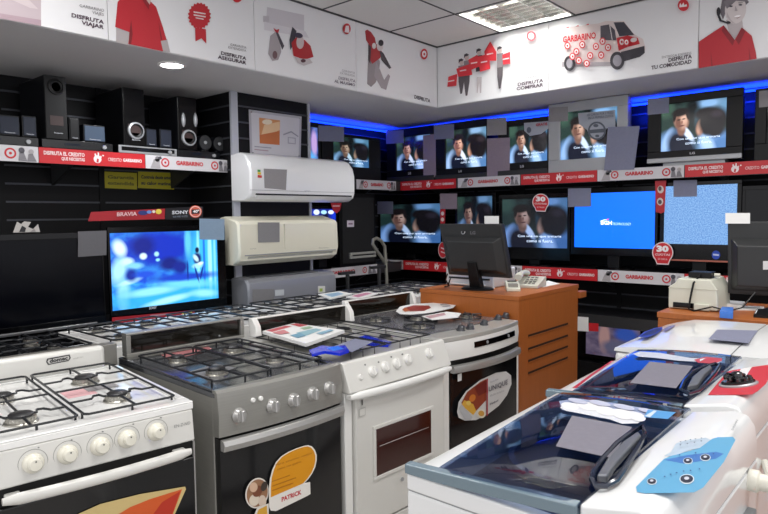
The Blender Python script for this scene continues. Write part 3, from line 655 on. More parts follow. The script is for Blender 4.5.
# ------------------------------------------------------------------ middle shelf
LY = 5.15; LW = Fr((0, LY, 0), 0); LO = (0, LY, 0); ZM = 1.035
g = 'flat televisions on the middle shelf'
l1 = flat_tv('flat television with a dark film scene, leftmost on the middle shelf behind the trolley', LO, 0, R_(LW, (376.5, 203), (443, 255)), R_(LW, (380, 205), (440.5, 243)), movie('movie_dark', .50, (.75, .9, 1.15)), ZM, sub=True, group=g)
l2 = flat_tv('flat television half hidden behind the computer monitor', LO, 0, R_(LW, (455, 194), (495.5, 262)), R_(LW, (457, 197), (492, 241)), movie('movie_grey', .48, (.8, .9, 1.05)), ZM, group=g, stw=.24)
l3 = flat_tv('flat television with a bluish film scene and a round 30 tag', LO, 0, R_(LW, (498.5, 195), (569.5, 261)), R_(LW, (502, 199.5), (567, 248.5)), movie('movie_blue', .50, (.75, .9, 1.25)), ZM, sub=True, group=g)
l4 = flat_tv('flat television showing a plain bright blue screen', LO, 0, R_(LW, (571, 189), (657, 257)), R_(LW, (574.5, 193.8), (654.3, 249)), mat('blue_screen', '0564f4', .3, emit=.78), ZM, group=g)
def noise_mat():
    m = bpy.data.materials.new('snow_screen'); m.use_nodes = True; nt = m.node_tree; b = nt.nodes['Principled BSDF']
    tc = nt.nodes.new('ShaderNodeTexCoord'); n = nt.nodes.new('ShaderNodeTexNoise'); n.inputs['Scale'].default_value = 55; n.inputs['Detail'].default_value = 4; n.inputs['Roughness'].default_value = .8
    cr = nt.nodes.new('ShaderNodeValToRGB'); cr.color_ramp.elements[0].position = .36; cr.color_ramp.elements[0].color = lin('2f72cc'); cr.color_ramp.elements[1].position = .64; cr.color_ramp.elements[1].color = lin('a4d4ff')
    nt.links.new(tc.outputs['UV'], n.inputs['Vector']); nt.links.new(n.outputs['Fac'], cr.inputs[0]); nt.links.new(cr.outputs[0], b.inputs['Emission Color'])
    b.inputs['Emission Strength'].default_value = .68; b.inputs['Base Color'].default_value = (.01, .01, .01, 1); return m
l5 = flat_tv('flat television showing blue and white snow', LO, 0, R_(LW, (660.5, 183), (740, 262.5)), R_(LW, (664.5, 186.5), (736, 245)), noise_mat(), ZM, group=g)
part_label(boxo('lower_trim', (-1.62, -1.07, -.006, .02, 1.128, 1.140), mat('copper_trim', 'b06a5a', .3, metal=.6), l5), 'copper coloured lower trim')
draw(l5, 'energy_sticker', [(P('2348b8'), ell(716, 255, 4.2, 4.4)), (P('c9d4f2'), [(713, 253.6), (719, 254.2), (719, 256), (713, 255.4)])], -.003)
X6 = R_(LW, (742.5, 186), (790, 262))
l6 = flat_tv('dark switched-off flat television behind the right-hand monitor', LO, 0, (X6[0], X6[0] + .75, X6[2], X6[3]), (X6[0] + .02, X6[0] + .73, X6[2] + .09, X6[3] - .03), mat('dead_screen', '08090c', .12, spec=.3), ZM, group=g)
text(l4, 'BGH', G('d8ecff', 1.3), (601, 224.6), (612, 225), (601, 220.6), -.0, bold=.03, name='screen_logo', off=.002)
text(l4, 'TECHNOLOGY', G('a8d4ff', 1.2), (612.6, 225), (631, 225.4), (612.6, 222.6), -.0, name='screen_logo', off=.002)
draw(l4, 'screen_logo', [(G('d8ecff', 1.3), [(599, 221.6), (604, 219.6), (608, 219.4), (604, 220.4)]), (G('e03a4a', 1.2), [(606, 219.4), (609, 218.6), (608, 220.2)])], -.001)
card('grey price card on the dark-scened television behind the trolley', LW, rq(376, 201.5, 393, 214), -.0025, CARDB)
card('mauve price card on the television half hidden by the monitor', LW, rq(440, 193.5, 457, 209), -.0025, CARDP)
card('grey price card at the top left of the bright blue screen', LW, rq(568, 188.5, 591, 207, -.5), -.0025, CARDB)
card('grey price card hanging over the snowy screen', LW, rq(673.5, 180.5, 697, 197, -.5), -.0025, CARDB)
def tag30(lab, cx, cy, r, k=-.022):
    t = thing('promotion_tag', lab, 'promotion tag', LO, 0, 'round red tags on the flat televisions')
    sh = ell(cx, cy, r, r, n=32)
    tail = [(cx + r * .74, cy + r * .66), (cx + r * .56, cy + r * 1.16), (cx - r * .56, cy + r * 1.12), (cx - r * .74, cy + r * .62)]
    s = .9
    draw(t, 'tag', [(P('e6dada'), sh), (P('e6dada'), tail), (P('cb222c'), ell(cx, cy, r * s, r * s, n=32)), (P('cb222c'), [(cx + (x - cx) * s, cy + (y - cy) * s) for x, y in tail])], k)
    text(t, '30', P('f4eeee'), (cx - r * .58, cy - r * .06), (cx + r * .58, cy - r * .02), (cx - r * .58, cy - r * .68), k - .003, bold=.06)
    text(t, 'CUOTAS', P('f0d6d6'), (cx - r * .72, cy + r * .28), (cx + r * .72, cy + r * .32), (cx - r * .72, cy + r * .08), k - .003, bold=.03)
    text(t, 'sin interes', P('f0d6d6'), (cx - r * .45, cy + r * .68), (cx + r * .45, cy + r * .72), (cx - r * .45, cy + r * .48), k - .003)
tag30('round red 30 tag on the upper right of the bluish film television', 540.8, 202, 8.4)
tag30('round red 30 tag low between the blue screen and the snowy screen', 662.7, 252.5, 10.6)
def redtag(lab, items, k=-.02):
    t = thing('promotion_tag', lab, 'promotion tag', LO, 0, 'red tags on the flat televisions'); draw(t, 'tag', items, k); return t
redtag('tall red tag with two small photos between the blue and the snowy screen', [(P('b6242e'), [(655, 181), (666.2, 180.4), (664.6, 212), (661, 213.5), (656, 212)]), (P('cfc4c0'), ell(660.6, 189.5, 3.2, 3.8)), (P('57494c'), ell(660, 188.6, 1.7, 2.4)), (P('cfc4c0'), ell(660.2, 201.6, 3.2, 3.8)), (P('57494c'), ell(660, 202, 1.9, 2.2))])
redtag('small red tag with white dots above the corner of the computer monitor', [(P('b6242e'), [(440, 209.5), (445.4, 209), (445, 223.5), (440.5, 223.5)]), (P('e0d2d0'), ell(442.6, 213.5, 1.6, 2)), (P('e0d2d0'), ell(442.6, 219.5, 1.6, 2))])
redtag('round red tag beside the left edge of the computer monitor', [(P('d8cccc'), ell(443, 250, 4.8, 8.2)), (P('c0242e'), ell(443, 250, 4.2, 7.6)), (P('e8dada'), [(441, 247), (446, 249), (446, 250.4), (441, 248.4)]), (P('e8dada'), [(441, 251), (446, 253), (446, 254), (441, 252.2)])])
# ------------------------------------------------------------------ left wall beyond the pier
VX = -4.23; V = Fr((VX, 0, 0), 90); VO = (VX, 0, 0)
tube_tv('narrow dark television with a purple picture right behind the slatted pier', VO, 90, (3.66, lp(V, 321, 150)[0], ZS, lp(V, 320, 124)[1]), (3.70, lp(V, 320, 150)[0] - .01, ZS + .09, lp(V, 320, 128)[1]), picture_mat('purple_scene', '27285a', '5a6fb4', [(.8, .6, .15, .3, 0, 'a78cc0', .5), (.5, .2, .4, .2, 0, '4f9ad6', .6)], 1.0), BLACKP, None, group=None, sub=False, logo=None, depth=.3)
v2 = tube_tv('black television on the left wall next to the room corner', VO, 90, fix(R_(V, (322, 131), (381, 180)), ZS), R_(V, (333.5, 135.5), (370, 168)), movie('movie_teal', .62, (.8, 1, 1.05)), BLACKP, None, group=None, logo=None, depth=.3)
card('grey price card across the top left of the television next to the room corner', V, rq(318.5, 125.5, 344, 141, 1), -.0025, CARDB)
t = flat_tv('small dark flat television with blue icons beside the cream air conditioner', VO, 90, R_(V, (311, 206), (338, 258)), R_(V, (312, 209), (336.5, 241)), picture_mat('blue_menu', '0a1030', '1030c0', [(.7, .3, .5, .35, 0, '1a50ff', .6), (.2, .9, .12, .08, 0, 'cfe0ff', .3), (.5, .9, .12, .06, 0, '9fd0ff', .3), (.8, .9, .12, .06, 0, 'cfe0ff', .3)], 1.0, nscale=2), 1.021, stw=.2)
t = thing('promotion_tag', 'small red tag hanging on the dark television beside the air conditioners', 'promotion tag', VO, 90, 'red tags on the flat televisions')
draw(t, 'tag', [(P('b6242e'), [(330.5, 203), (341.5, 203), (340, 210), (337, 213.5), (333, 211)]), (P('e8d0d0'), [(332.5, 205.4), (339.5, 205.4), (339.5, 206.6), (332.5, 206.6)])], -.022)
t = thing('loudspeaker_cabinet', 'tall black cabinet with a small white label in the room corner', 'loudspeaker', VO, 90)
q = R_(V, (339, 193), (376, 262)); boxo('cabinet', (q[0], q[1], 0, .28, 1.022, q[3]), mat('cabinet_black', '060607', .6, spec=.2), t, .006)
boxo('grille', (q[0] + .03, q[1] - .03, -.008, .002, 1.05, q[3] - .04), mat('grille_cloth', '0c0c0e', .8), t, .004)
draw(t, 'label', [(P('d0c8d2'), [(347, 220.5), (354, 220.5), (354, 227), (347, 227)]), (P('8a6f88'), [(348.4, 223), (352.6, 223), (352.6, 224.6), (348.4, 224.6)])], -.0085)

# ------------------------------------------------------------------ home theatre sets on the left shelf
S = Fr((-4.13, 0, 0), 90); SO = (-4.13, 0, 0); ZL = ZSL + .001
BP2 = mat('speaker_black', '0e0f13', .32, noise=.1, spec=.35); BLU = mat('speaker_cloth', '1a2233', .6, noise=.15, scale=200)
def box_px(lab, tl, br, depth, z0=None, name='speaker', cat='speaker', group='home theatre speakers', m_=BP2):
    t = thing(name, lab, cat, SO, 90, group)
    q = R_(S, tl, br); z0 = q[2] if z0 is None else z0
    boxo('cabinet', (q[0], q[1], 0, depth, z0, q[3]), m_, t, .004)
    return t, (q[0], q[1], z0, q[3])
RT = ZL + .060
def small(lab, tl, br, cloth=BLU, logo=True):
    t, q = box_px(lab, tl, br, .10, RT, m_=BP2)
    boxo('grille', (q[0] + .006, q[1] - .006, -.006, .001, q[2] + .008, q[3] - .008), cloth, t, .003)
    if logo: text(t, 'Panasonic', P('b9bcc4'), (q[0] + .25 * (q[1] - q[0]), q[2] + .014), (q[1] - .25 * (q[1] - q[0]), q[2] + .014), (q[0] + .25 * (q[1] - q[0]), q[2] + .021), -.006, bold=.03, local=True)
    return t
def receiver(lab, x0, x1, name='receiver', silver=False):
    t = thing(name, lab, 'audio receiver', SO, 90)
    boxo('case', (x0, x1, .0, .30, ZL + .004, RT - .001), BP2, t, .003)
    boxo('front_panel', (x0, x1, -.008, .001, ZL + .006, RT - .003), SILVER if silver else mat('receiver_front', '0e1014', .25, coat=.2), t, .002)
    if silver: boxo('dark_band', (x0 + .02, x1 - .02, -.010, -.007, ZL + .022, RT - .012), BLACKG, t)
    boxo('display', (x0 + .30 * (x1 - x0), x0 + .52 * (x1 - x0), -.0115 if silver else -.0095, -.007, ZL + .028, RT - .020), mat('display_glass', '101a2a', .1), t)
    MB().cyl((x1 - .06, -.008, (ZL + RT) / 2), (x1 - .06, -.022, (ZL + RT) / 2), .013).build('volume_knob', SILVER, t)
    return t
receiver('black home theatre receiver at the left picture edge under two small speakers', 1.10, 1.525)
receiver('black receiver carrying the tallest subwoofer and a small centre speaker', 1.545, 1.985)
receiver('silver fronted disc player under the subwoofer with a bright ring', 2.025, 2.455, 'disc_player', True)
receiver('dark base unit under the two round speakers beside the pier', 2.465, PY0 - .03, 'disc_player')
def subwoofer(lab, tl, br, ring_, kind):
    t, q = box_px(lab, tl, br, .40, RT, name='subwoofer', cat='subwoofer', group='subwoofers on the left shelf')
    boxo('front_panel', (q[0], q[1], -.010, .001, q[2], q[3]), BLACKG if kind != 'cloth' else BLACKP, t, .004)
    cx, cz = lp(S, *ring_); r = (q[1] - q[0]) * .30
    MB().lathe([(r * 1.28, 0), (r * 1.28, .008), (r, .012), (r * .92, .004), (r * .5, -.004), (0, -.004)], (cx, -.010, cz), (0, -1, 0), 28).build('port', mat('port_black', '050506', .5), t)
    if kind != 'cloth':
        m = MB(); m.lathe([(r * 1.0, .004), (r * 1.0, .015), (r * 1.25, .012), (r * 1.3, 0)], (cx, -.010, cz), (0, -1, 0), 28); m.build('port_ring', SILVER, t)
    boxo('sticker', (q[0] + .2 * (q[1] - q[0]), q[1] - .2 * (q[1] - q[0]), -.0115, -.009, q[2] + .22 * (q[3] - q[2]), q[2] + .37 * (q[3] - q[2])), mat('brown_sticker', '3d2a28', .5), t)
    text(t, 'Panasonic', P('c9ccd4'), (q[0] + .35 * (q[1] - q[0]), q[2] + .09 * (q[3] - q[2])), (q[0] + .75 * (q[1] - q[0]), q[2] + .09 * (q[3] - q[2])), (q[0] + .35 * (q[1] - q[0]), q[2] + .11 * (q[3] - q[2])), -.0105, bold=.03, local=True)
    return t, q
subwoofer('tall black subwoofer with a dark round port near its top', (43, 74.5), (67.6, 137), (55.5, 87), 'cloth')
subwoofer('black subwoofer with a silver ringed port near its bottom, below the downlight', (121.5, 87), (145, 143), (135, 131), 'ring')
t, q = subwoofer('black subwoofer with silver cheeks around its port, closest to the pier', (176.5, 96), (197, 150), (188, 138), 'ring')
for px in (182.5, 194.5):
    c = lp(S, px, 120); MB().lathe([(.004, -.05), (.014, -.03), (.017, 0), (.012, .03), (.004, .05)], (c[0], -.012, c[1]), (0, 0, 1), 12).build('silver_cheek', SILVER, t)
small('small dark blue satellite speaker at the left picture edge on the shelf', (-2, 114), (20, 132))
small('small dark blue satellite speaker just left of the tallest subwoofer', (21.5, 115), (37, 134))
small('narrow black satellite speaker just right of the tallest subwoofer', (68.5, 117), (80, 139), BP2)
small('wide centre speaker with a pale blue grille between the first two subwoofers', (83, 124), (105.5, 139.5), mat('speaker_cloth_pale', '3a4e66', .55, noise=.1, scale=200))
small('left one of two small navy speakers between the second and third subwoofers', (145.5, 128), (157, 144))
small('right one of two small navy speakers, touching the third subwoofer', (159.5, 128.5), (172, 145))
for px, lab in ((205, 'round black speaker beside the silver cheeked subwoofer'), (219, 'round black speaker closest to the bright post of the pier')):
    t = thing('round_speaker', lab, 'speaker', SO, 90, 'round speakers')
    c = lp(S, px, 140.4); r = .058; z = RT + r + .006
    MB().lathe([(r * .8, .09), (r, .06), (r, 0), (r * .92, -.008)], (c[0], 0, z), (0, 1, 0), 28).build('shell', BP2, t)
    MB().lathe([(r * .92, 0), (r * .6, .014), (r * .25, .018), (0, .006)], (c[0], -.004, z), (0, 1, 0), 28).build('cone', DARKP, t)
    MB().lathe([(r * .26, .014), (r * .2, -.006), (0, -.010)], (c[0], -.004, z), (0, 1, 0), 20).build('dust_cap', SILVER, t)
    boxo('stand', (c[0] - .03, c[0] + .03, .0, .07, RT, RT + .012), BP2, t, .003)

# yellow notices on the slat wall
W = Fr((XL + .0085, 0, 0), 90)
for (a, b, lab, lines) in ((104.5, 137, 'dull yellow notice, left of the two under the speaker shelf', ('Garantia', 'extendida')), (138, 174, 'yellow notice lettered in dark blue, right of the two under the speaker shelf', ('Controla desde antes', 'su calor matinal'))):
    t = thing('notice', lab, 'notice', (XL + .0085, 0, 0), 90, 'yellow notices on the slat wall')
    draw(t, 'sheet', [(mat('yellow_sheet', 'c4b828' if a < 120 else 'd2c632', .5), [(a, 171.5), (b, 173), (b, 189.5), (a, 188)])])
    for j, s in enumerate(lines):
        text(t, s, P('6e6a2a' if a < 120 else '1d2440'), (a + 3, 178.6 + 6 * j), (b - 3, 179.6 + 6 * j), (a + 3, 175 + 6 * j), bold=.03)

# ------------------------------------------------------------------ the two large televisions on the left
A = Fr((-3.86, 0, 0), 90); AO = (-3.86, 0, 0)
q = R_(A, (0, 235), (106.5, 326))
a1 = flat_tv('large black switched-off flat television at the left picture edge', AO, 90, (.78, q[1], .845, lp(A, 60, 233)[1]), (.81, lp(A, 102, 240)[0], .905, lp(A, 60, 233)[1] - .035), mat('dead_screen_large', '03040a', .16, spec=.15), .801, frame=BLACKG, stw=.5)
boxo('speaker_bar', (1.0, q[1] - .06, -.014, .002, .858, .874), mat('bar_silver', '9a9a9c', .3, metal=.6), a1, .003)
CONC = [(.45, .78, .45, .30, 0, '0a2cb4', 1.0), (.28, .82, .10, .13, 0, '081a80', .8), (.86, .55, .16, .6, 0, '38b4f4', .7), (.92, .6, .02, .5, 0, '9fe4ff', .8), (.80, .6, .014, .5, 0, '8cdcff', .8), (.86, .6, .012, .5, 0, '1f70e0', .8), (.97, .6, .012, .5, 0, '7cd4ff', .8), (.70, .85, .03, .2, 0, '5cc0ff', .9),
    (.08, .80, .05, .10, 10, 'd4f2ff', .8), (.07, .52, .06, .16, -8, 'a4e0ff', .9), (.14, .62, .05, .05, 30, 'c4ecff', .9), (.10, .20, .05, .2, 0, '8cd4ff', .9), (.20, .56, .07, .04, 0, '7cc8f4', .8), (.16, .36, .09, .03, 20, 'b4e8ff', .9), (.28, .68, .03, .04, 0, 'd4f4ff', .7), (.40, .70, .02, .03, 0, 'a4e4ff', .8), (.41, .62, .018, .02, 0, '8cdcff', .8),
    (.5, .10, .5, .14, 0, '2fa8f0', 1.0), (.35, .20, .22, .05, 4, '8cdcff', .9), (.68, .26, .26, .05, -6, '6cccfa', 1.0), (.65, .36, .35, .05, 0, '1440c0', .9), (.50, .06, .20, .04, 12, 'a4e8ff', 1.0), (.85, .10, .12, .05, -10, '8cdcff', 1.0),
    (.52, .56, .09, .09, 0, '0a1c78', .7), (.62, .50, .07, .09, 0, '0c2288', .7), (.17, .44, .05, .08, 0, '0c2890', .8), (.30, .44, .10, .04, 0, '1a4cd0', .9),
    (.79, .60, .040, .09, 0, '0a1c64', .6), (.79, .725, .020, .040, 0, '08123c', .6), (.775, .61, .02, .05, 20, 'c4ecff', .8), (.79, .50, .05, .035, 10, '9fdcff', .7), (.82, .53, .03, .02, 30, 'd4f4ff', .8), (.78, .38, .010, .11, 10, '0e2c8c', .6), (.83, .40, .010, .10, -10, '0e2c8c', .6), (.69, .44, .008, .13, 0, '0e2c8c', .6)]
a2 = flat_tv('forty inch television with a blue and cyan concert picture', AO, 90, R_(A, (107.3, 227.5), (227.5, 316)), R_(A, (109.8, 233.3), (219, 298)), picture_mat('concert', '0f4cd0', '3fb0f8', CONC, .95, nscale=9), .801, group=None, stw=.5)
text(a2, 'SONY', P('c9ccd2'), (149, 309.6), (156.5, 308.6), (149, 307), 0, bold=.04)
card('grey price card on the corner of the large black television', A, [(78, 231.5), (106.5, 230.5), (106.5, 255), (78, 257)], -.0025, mat('grey_card_dark', '5c5b5f', .7, noise=.1, scale=90))
card('pale blue-grey price card on the right edge of the concert television', A, rq(199.5, 218.5, 224.5, 239.5, .5), -.0025, mat('sky_card', '7f95ab', .6, noise=.08, scale=60))
t = thing('header_sign', 'red header strip on top of the concert television', 'sign', AO, 90)
draw(t, 'strip', [(P('9c1c26'), [(91, 212), (165, 208.6), (164.6, 219), (88, 221.2)]), (P('26306e'), ell(143, 212.8, 5, 2.4)), (P('d8c24a'), ell(158.5, 211.6, 3, 2.6)), (P('5e88c8'), ell(149, 212, 2.4, 1.6)), (P('d8d4c8'), ell(153.5, 211.6, 1.6, 1.4))], .02)
text(t, 'BRAVIA', P('d8b8ba'), (116.5, 216.4), (136.5, 215.6), (116.5, 212.4), .02, bold=.03, off=.006)
t = thing('header_sign', 'black header strip with a round orange 40 inch tag', 'sign', AO, 90)
draw(t, 'strip', [(P('101014'), [(165.4, 208.2), (203, 206.4), (203, 220), (165, 219.4)]), (P('d86048'), ell(195.3, 211.6, 6.4, 6.2)), (P('e9dcd8'), ell(195.3, 211.6, 5.6, 5.4)), (P('d2604c'), ell(195.3, 211.6, 5.0, 4.8)), (P('1a1a24'), [(191.4, 209.6), (199.2, 209.2), (199.2, 213.6), (191.4, 214)])], .018)
text(t, 'SONY', P('d2d6dc'), (171.5, 214.4), (188, 213.8), (171.5, 210.8), .018, bold=.03, off=.006)
text(t, 'full HD LCD', P('8c98a8'), (172.5, 217.6), (187, 217), (172.5, 215.8), .018, off=.006)
text(t, '40"', P('f0f0f0'), (192.4, 213), (198.6, 212.7), (192.4, 210), .018, bold=.04, off=.008)
t = thing('promotion_strip', 'red strip lying along the foot of the concert television', 'sign', AO, 90)
draw(t, 'strip', [(P('b0202a'), [(112, 317.5), (194.5, 310), (194.5, 315.5), (112, 323.5)]), (P('d8c24a'), [(182, 312.4), (192, 311.4), (192, 313.6), (182, 314.8)]), (P('c8909a'), [(150, 315), (176, 312.6), (176, 314), (150, 316.6)])], -.03)

# ------------------------------------------------------------------ the pier: certificate and air conditioners
t = thing('poster_frame', 'clear framed sheet with an orange picture hung above the air conditioners', 'poster', (PX + .012, 0, 0), 90)
Q = Fr((PX + .012, 0, 0), 90)
draw(t, 'frame', [(mat('frame_silver', 'a9a8ae', .3, metal=.3), [(248.6, 109.4), (301.6, 116.4), (300.6, 158.6), (250, 155)])], 0)
draw(t, 'sheet', [(P('c2c0c6'), [(251, 112.4), (299.6, 118.6), (298.6, 156.4), (252.4, 153)]), (P('c98a58'), [(259, 117.6), (280, 120.4), (279.4, 145), (259.6, 143.4)]), (P('dcb890'), [(264, 125), (279.6, 121.6), (279.6, 130), (260, 139)]), (P('b86838'), [(259.4, 135), (279.4, 131), (279.4, 145), (259.6, 143.4)]), (P('e0d2bc'), ell(267, 122, 5, 2.6)),
    (P('8d8c96'), [(283, 134), (291, 131), (298, 136), (298, 137.4), (291, 132.6), (283, 135.4)]), (P('9b9aa4'), [(287.4, 137), (295.4, 137.8), (295.4, 144.4), (287.4, 143.6)]), (P('c2c0c6'), [(288.4, 138), (294.4, 138.8), (294.4, 143.4), (288.4, 142.6)]), (P('8d8c96'), [(254, 146), (271, 147.6), (271, 148.6), (254, 147)]), (P('a08890'), [(254, 149), (268, 150.4), (268, 151.4), (254, 150)])], -.001)
m = MB()
for px, py in ((251, 112), (299.5, 118.5), (298.6, 156), (252.5, 153)):
    c = lp(t, px, py); m.cyl((c[0], .001, c[1]), (c[0], -.006, c[1]), .006, n=10)
m.build('standoff', CHROME, t)

ACW = mat('air_conditioner_white', 'e4e5e6', .3, coat=.2); ACC = mat('air_conditioner_cream', 'dedbc9', .35, coat=.15); ACG = mat('air_conditioner_grey', '8f9197', .35, metal=.2)
def aircon(lab, prof, y0, y1, m_, sidem, slot, taper=0):
    """wall unit: side profile (depth outwards, z) swept along the wall, rounded ends"""
    t = thing('air_conditioner', lab, 'air conditioner', (PX + .0065, 0, 0), 90, 'wall air conditioners on the pier')
    cz = sum(p[1] for p in prof) / len(prof)
    def rg(x, s): return [(x, -p[0] * (s if p[0] > .01 else 1), cz + (p[1] - cz) * (1 - (1 - s) * .5)) for p in prof]
    rings = [rg(y0, .93), rg(y0 + .012, 1), rg(y1 - .05, 1), rg(y1 - .02, .97), rg(y1, .88)]
    MB().strip(rings).build('casing', m_, t, angle=30)
    return t
# white one on top
p1 = [(0, 1.625), (0, 1.975), (.10, 1.985), (.165, 1.965), (.215, 1.91), (.235, 1.84), (.235, 1.70), (.215, 1.655), (.16, 1.625)]
x0, x1 = 2.825, 3.94
t = aircon('white wall air conditioner with an energy label, topmost of the three', p1, x0, x1, ACW, ACW, None)
boxo('air_outlet', (x0 + .05, x1 - .05, -.226, -.19, 1.668, 1.690), mat('outlet_black', '0b0b0d', .4), t, .003)
MB().prism([(-.225, 1.662), (-.238, 1.666), (-.205, 1.638), (-.195, 1.64)], 'x', x0 + .06, x1 - .06).build('louver_flap', ACW, t)
boxo('front_seam', (x0 + .002, x1 - .03, -.2362, -.22, 1.7015, 1.7045), GREYP, t)
draw(t, 'energy_label', [(P('e6e6e6'), [(256.5, 168), (262, 168.4), (262, 180), (256.5, 179.6)]), (P('3f9a4a'), [(257.4, 169.6), (260.4, 169.8), (260.4, 172), (257.4, 171.8)]), (P('e0c23c'), [(257.4, 172), (261, 172.4), (261, 174.8), (257.4, 174.4)]), (P('cc3d34'), [(257.4, 175), (261.6, 175.4), (261.6, 178), (257.4, 177.6)])], -.236)
text(t, 'SAMSUNG', P('9a9ca2'), (304, 191.6), (310, 191.8), (304, 190.2), -.2355)
Q1 = Fr((PX + .0065, 0, 0), 90)
card('grey square card on the front of the topmost air conditioner', Q1, [(263.8, 168.6), (287, 169.6), (286, 190), (264.6, 188)], -.2365, CARD)
# cream one in the middle
p2 = [(0, 1.15), (0, 1.505), (.05, 1.512), (.20, 1.475), (.222, 1.452), (.230, 1.25), (.21, 1.185), (.15, 1.15)]
y0, y1 = 2.715, 3.735
t = aircon('cream wall air conditioner, middle one of the three', p2, y0, y1, ACC, ACC, None)
boxo('air_outlet', (y0 + .05, y1 - .05, -.2285, -.18, 1.222, 1.229), GREYP, t, .001)
MB().prism([(-.215, 1.205), (-.226, 1.216), (-.20, 1.178), (-.19, 1.185)], 'x', y0 + .08, y1 - .08).build('louver_flap', mat('flap_grey', 'b5b5ad', .4), t)
boxo('seam', ((y0 + y1) / 2 - .09, (y0 + y1) / 2 - .087, -.2315, -.19, 1.255, 1.45), mat('seam_cream', 'b9b6a6', .5), t)
text(t, 'Surrey', P('8a8a82'), (250, 249.6), (256, 249.4), (250, 248.2), -.231); text(t, 'Split inverter', P('8a8a82'), (318.6, 248.6), (329, 248.4), (318.6, 247.2), -.231)
card('grey square card on the front of the cream air conditioner', Q1, [(257.8, 222.4), (279.6, 222.4), (279.6, 242), (258.2, 242.6)], -.2318, mat('grey_card_mid', '7f7e80', .7, noise=.1, scale=90))
# grey one below
p3 = [(0, .72), (0, 1.045), (.03, 1.053), (.17, 1.043), (.20, 1.015), (.21, .96), (.205, .78), (.16, .72)]
t = aircon('grey wall air conditioner, lowest of the three, behind the cookers', p3, 2.80, 3.72, ACG, ACG, None)
boxo('top_grille', (2.90, 3.54, -.16, -.04, 1.046, 1.0545), mat('grille_grey', '5d5f64', .5), t)
draw(t, 'energy_label', [(P('c3c8cc'), [(275, 290), (284, 289.4), (284, 295.4), (275, 296)]), (P('d9d9d4'), [(318, 286), (325, 286), (325, 297), (318, 297.4)]), (P('9fb84a'), [(319.4, 288.4), (322.4, 288.4), (322.4, 291.4), (319.4, 291.6)])], -.212)
card('grey card on the front of the lowest grey air conditioner', Q1, [(252.5, 289.5), (274, 288.8), (274, 303.5), (253, 305.5)], -.2117, mat('grey_card_mid', '7f7e80', .7, noise=.1, scale=90))

t = thing('leaflet', 'crumpled white leaflets lying on top of the large black television', 'leaflet', AO, 90)
draw(t, 'sheet', [(P('b4b0ac'), [(13, 232.6), (17, 221.6), (21, 224), (24, 221.4), (31, 222), (28, 227), (33, 229), (38, 224), (40, 232)]), (P('1a1a1e'), [(19, 232), (22, 225.6), (26, 228), (25, 232)]), (P('8a8684'), [(30, 232), (34, 228.6), (36, 232)])], .02)
# ================================================================== COOKERS
OVENG = mat('oven_glass', '131315', .12, spec=.6); OVENB = mat('oven_glass_brown', '3a1712', .12, coat=.5, noise=.35, scale=4)
WOFF = mat('cooker_white', 'd8d7d2', .3, coat=.3); SATIN = mat('satin_handle', 'b3b2b0', .3, metal=.55)
CAPM = mat('burner_cap', '2c2c2e', .4, metal=.3); ALU = mat('burner_aluminium', 'b5b2aa', .28, metal=.9)
COOKB = mat('cooktop_steel', 'bdbcb7', .30, metal=.35); BGLASS = mat('smoked_lid', '17140f', .12, coat=.3, noise=.3, scale=5)

def burner(t, x, y, z, r, m_base=ALU):
    b = MB().lathe([(r * 1.18, 0), (r * 1.18, .004), (r * 1.0, .008), (r * .98, .020), (r * .8, .022), (0, .022)], (x, y, z), (0, 0, 1), 24).build('burner', m_base, t)
    MB().lathe([(r * .86, .020), (r * .86, .027), (r * .72, .031), (0, .032)], (x, y, z), (0, 0, 1), 24).build('burner_cap', CAPM, b)
    fl = MB()
    for k in range(20):
        a = 2 * PI * k / 20; c, s = math.cos(a), math.sin(a)
        fl.box(x + c * r * 1.0 - .0015, x + c * r * 1.0 + .0015, y + s * r - .0015, y + s * r + .0015, z + .008, z + .019)
    fl.build('burner_teeth', m_base, b)
def grate(t, x0, x1, y0, y1, z, burners, r=.0042, m_=IRON, curvy=True, lift=.030):
    """wire pan support over two burners, standing on short feet"""
    h = z + lift; g = MB()
    g.tube([(x0 + .012, y0, h), (x1 - .012, y0, h), (x1, y0 + .012, h), (x1, y1 - .012, h), (x1 - .012, y1, h), (x0 + .012, y1, h), (x0, y1 - .012, h), (x0, y0 + .012, h)], r, 6, True)
    for (x, y) in ((x0, y0 + .03), (x1, y0 + .03), (x0, y1 - .03), (x1, y1 - .03), ((x0 + x1) / 2, y1), ((x0 + x1) / 2, y0)): g.tube([(x, y, h), (x, y, z + .001)], r * .9, 6)
    ym = (y0 + y1) / 2; g.tube([(x0, ym, h), (x1, ym, h)], r, 6)
    for (bx, by) in burners:
        e = .03
        for s in (-1, 1):
            xe = x0 if s < 0 else x1
            if curvy: g.tube([(xe, by, h), (bx + s * .085, by, h), (bx + s * .070, by + .03, h), (bx + s * .052, by + .034, h), (bx + s * .045, by + .004, h), (bx + s * e, by, h)], r, 6)
            else: g.tube([(xe, by, h), (bx + s * e, by, h)], r, 6)
        yn = y0 if abs(by - y0) < abs(by - y1) else y1
        g.tube([(bx, yn, h), (bx, by + (e if yn > by else -e), h)], r, 6); g.tube([(bx, ym, h), (bx, by + (e if ym > by else -e), h)], r, 6)
    return g.build('grate', m_, t)
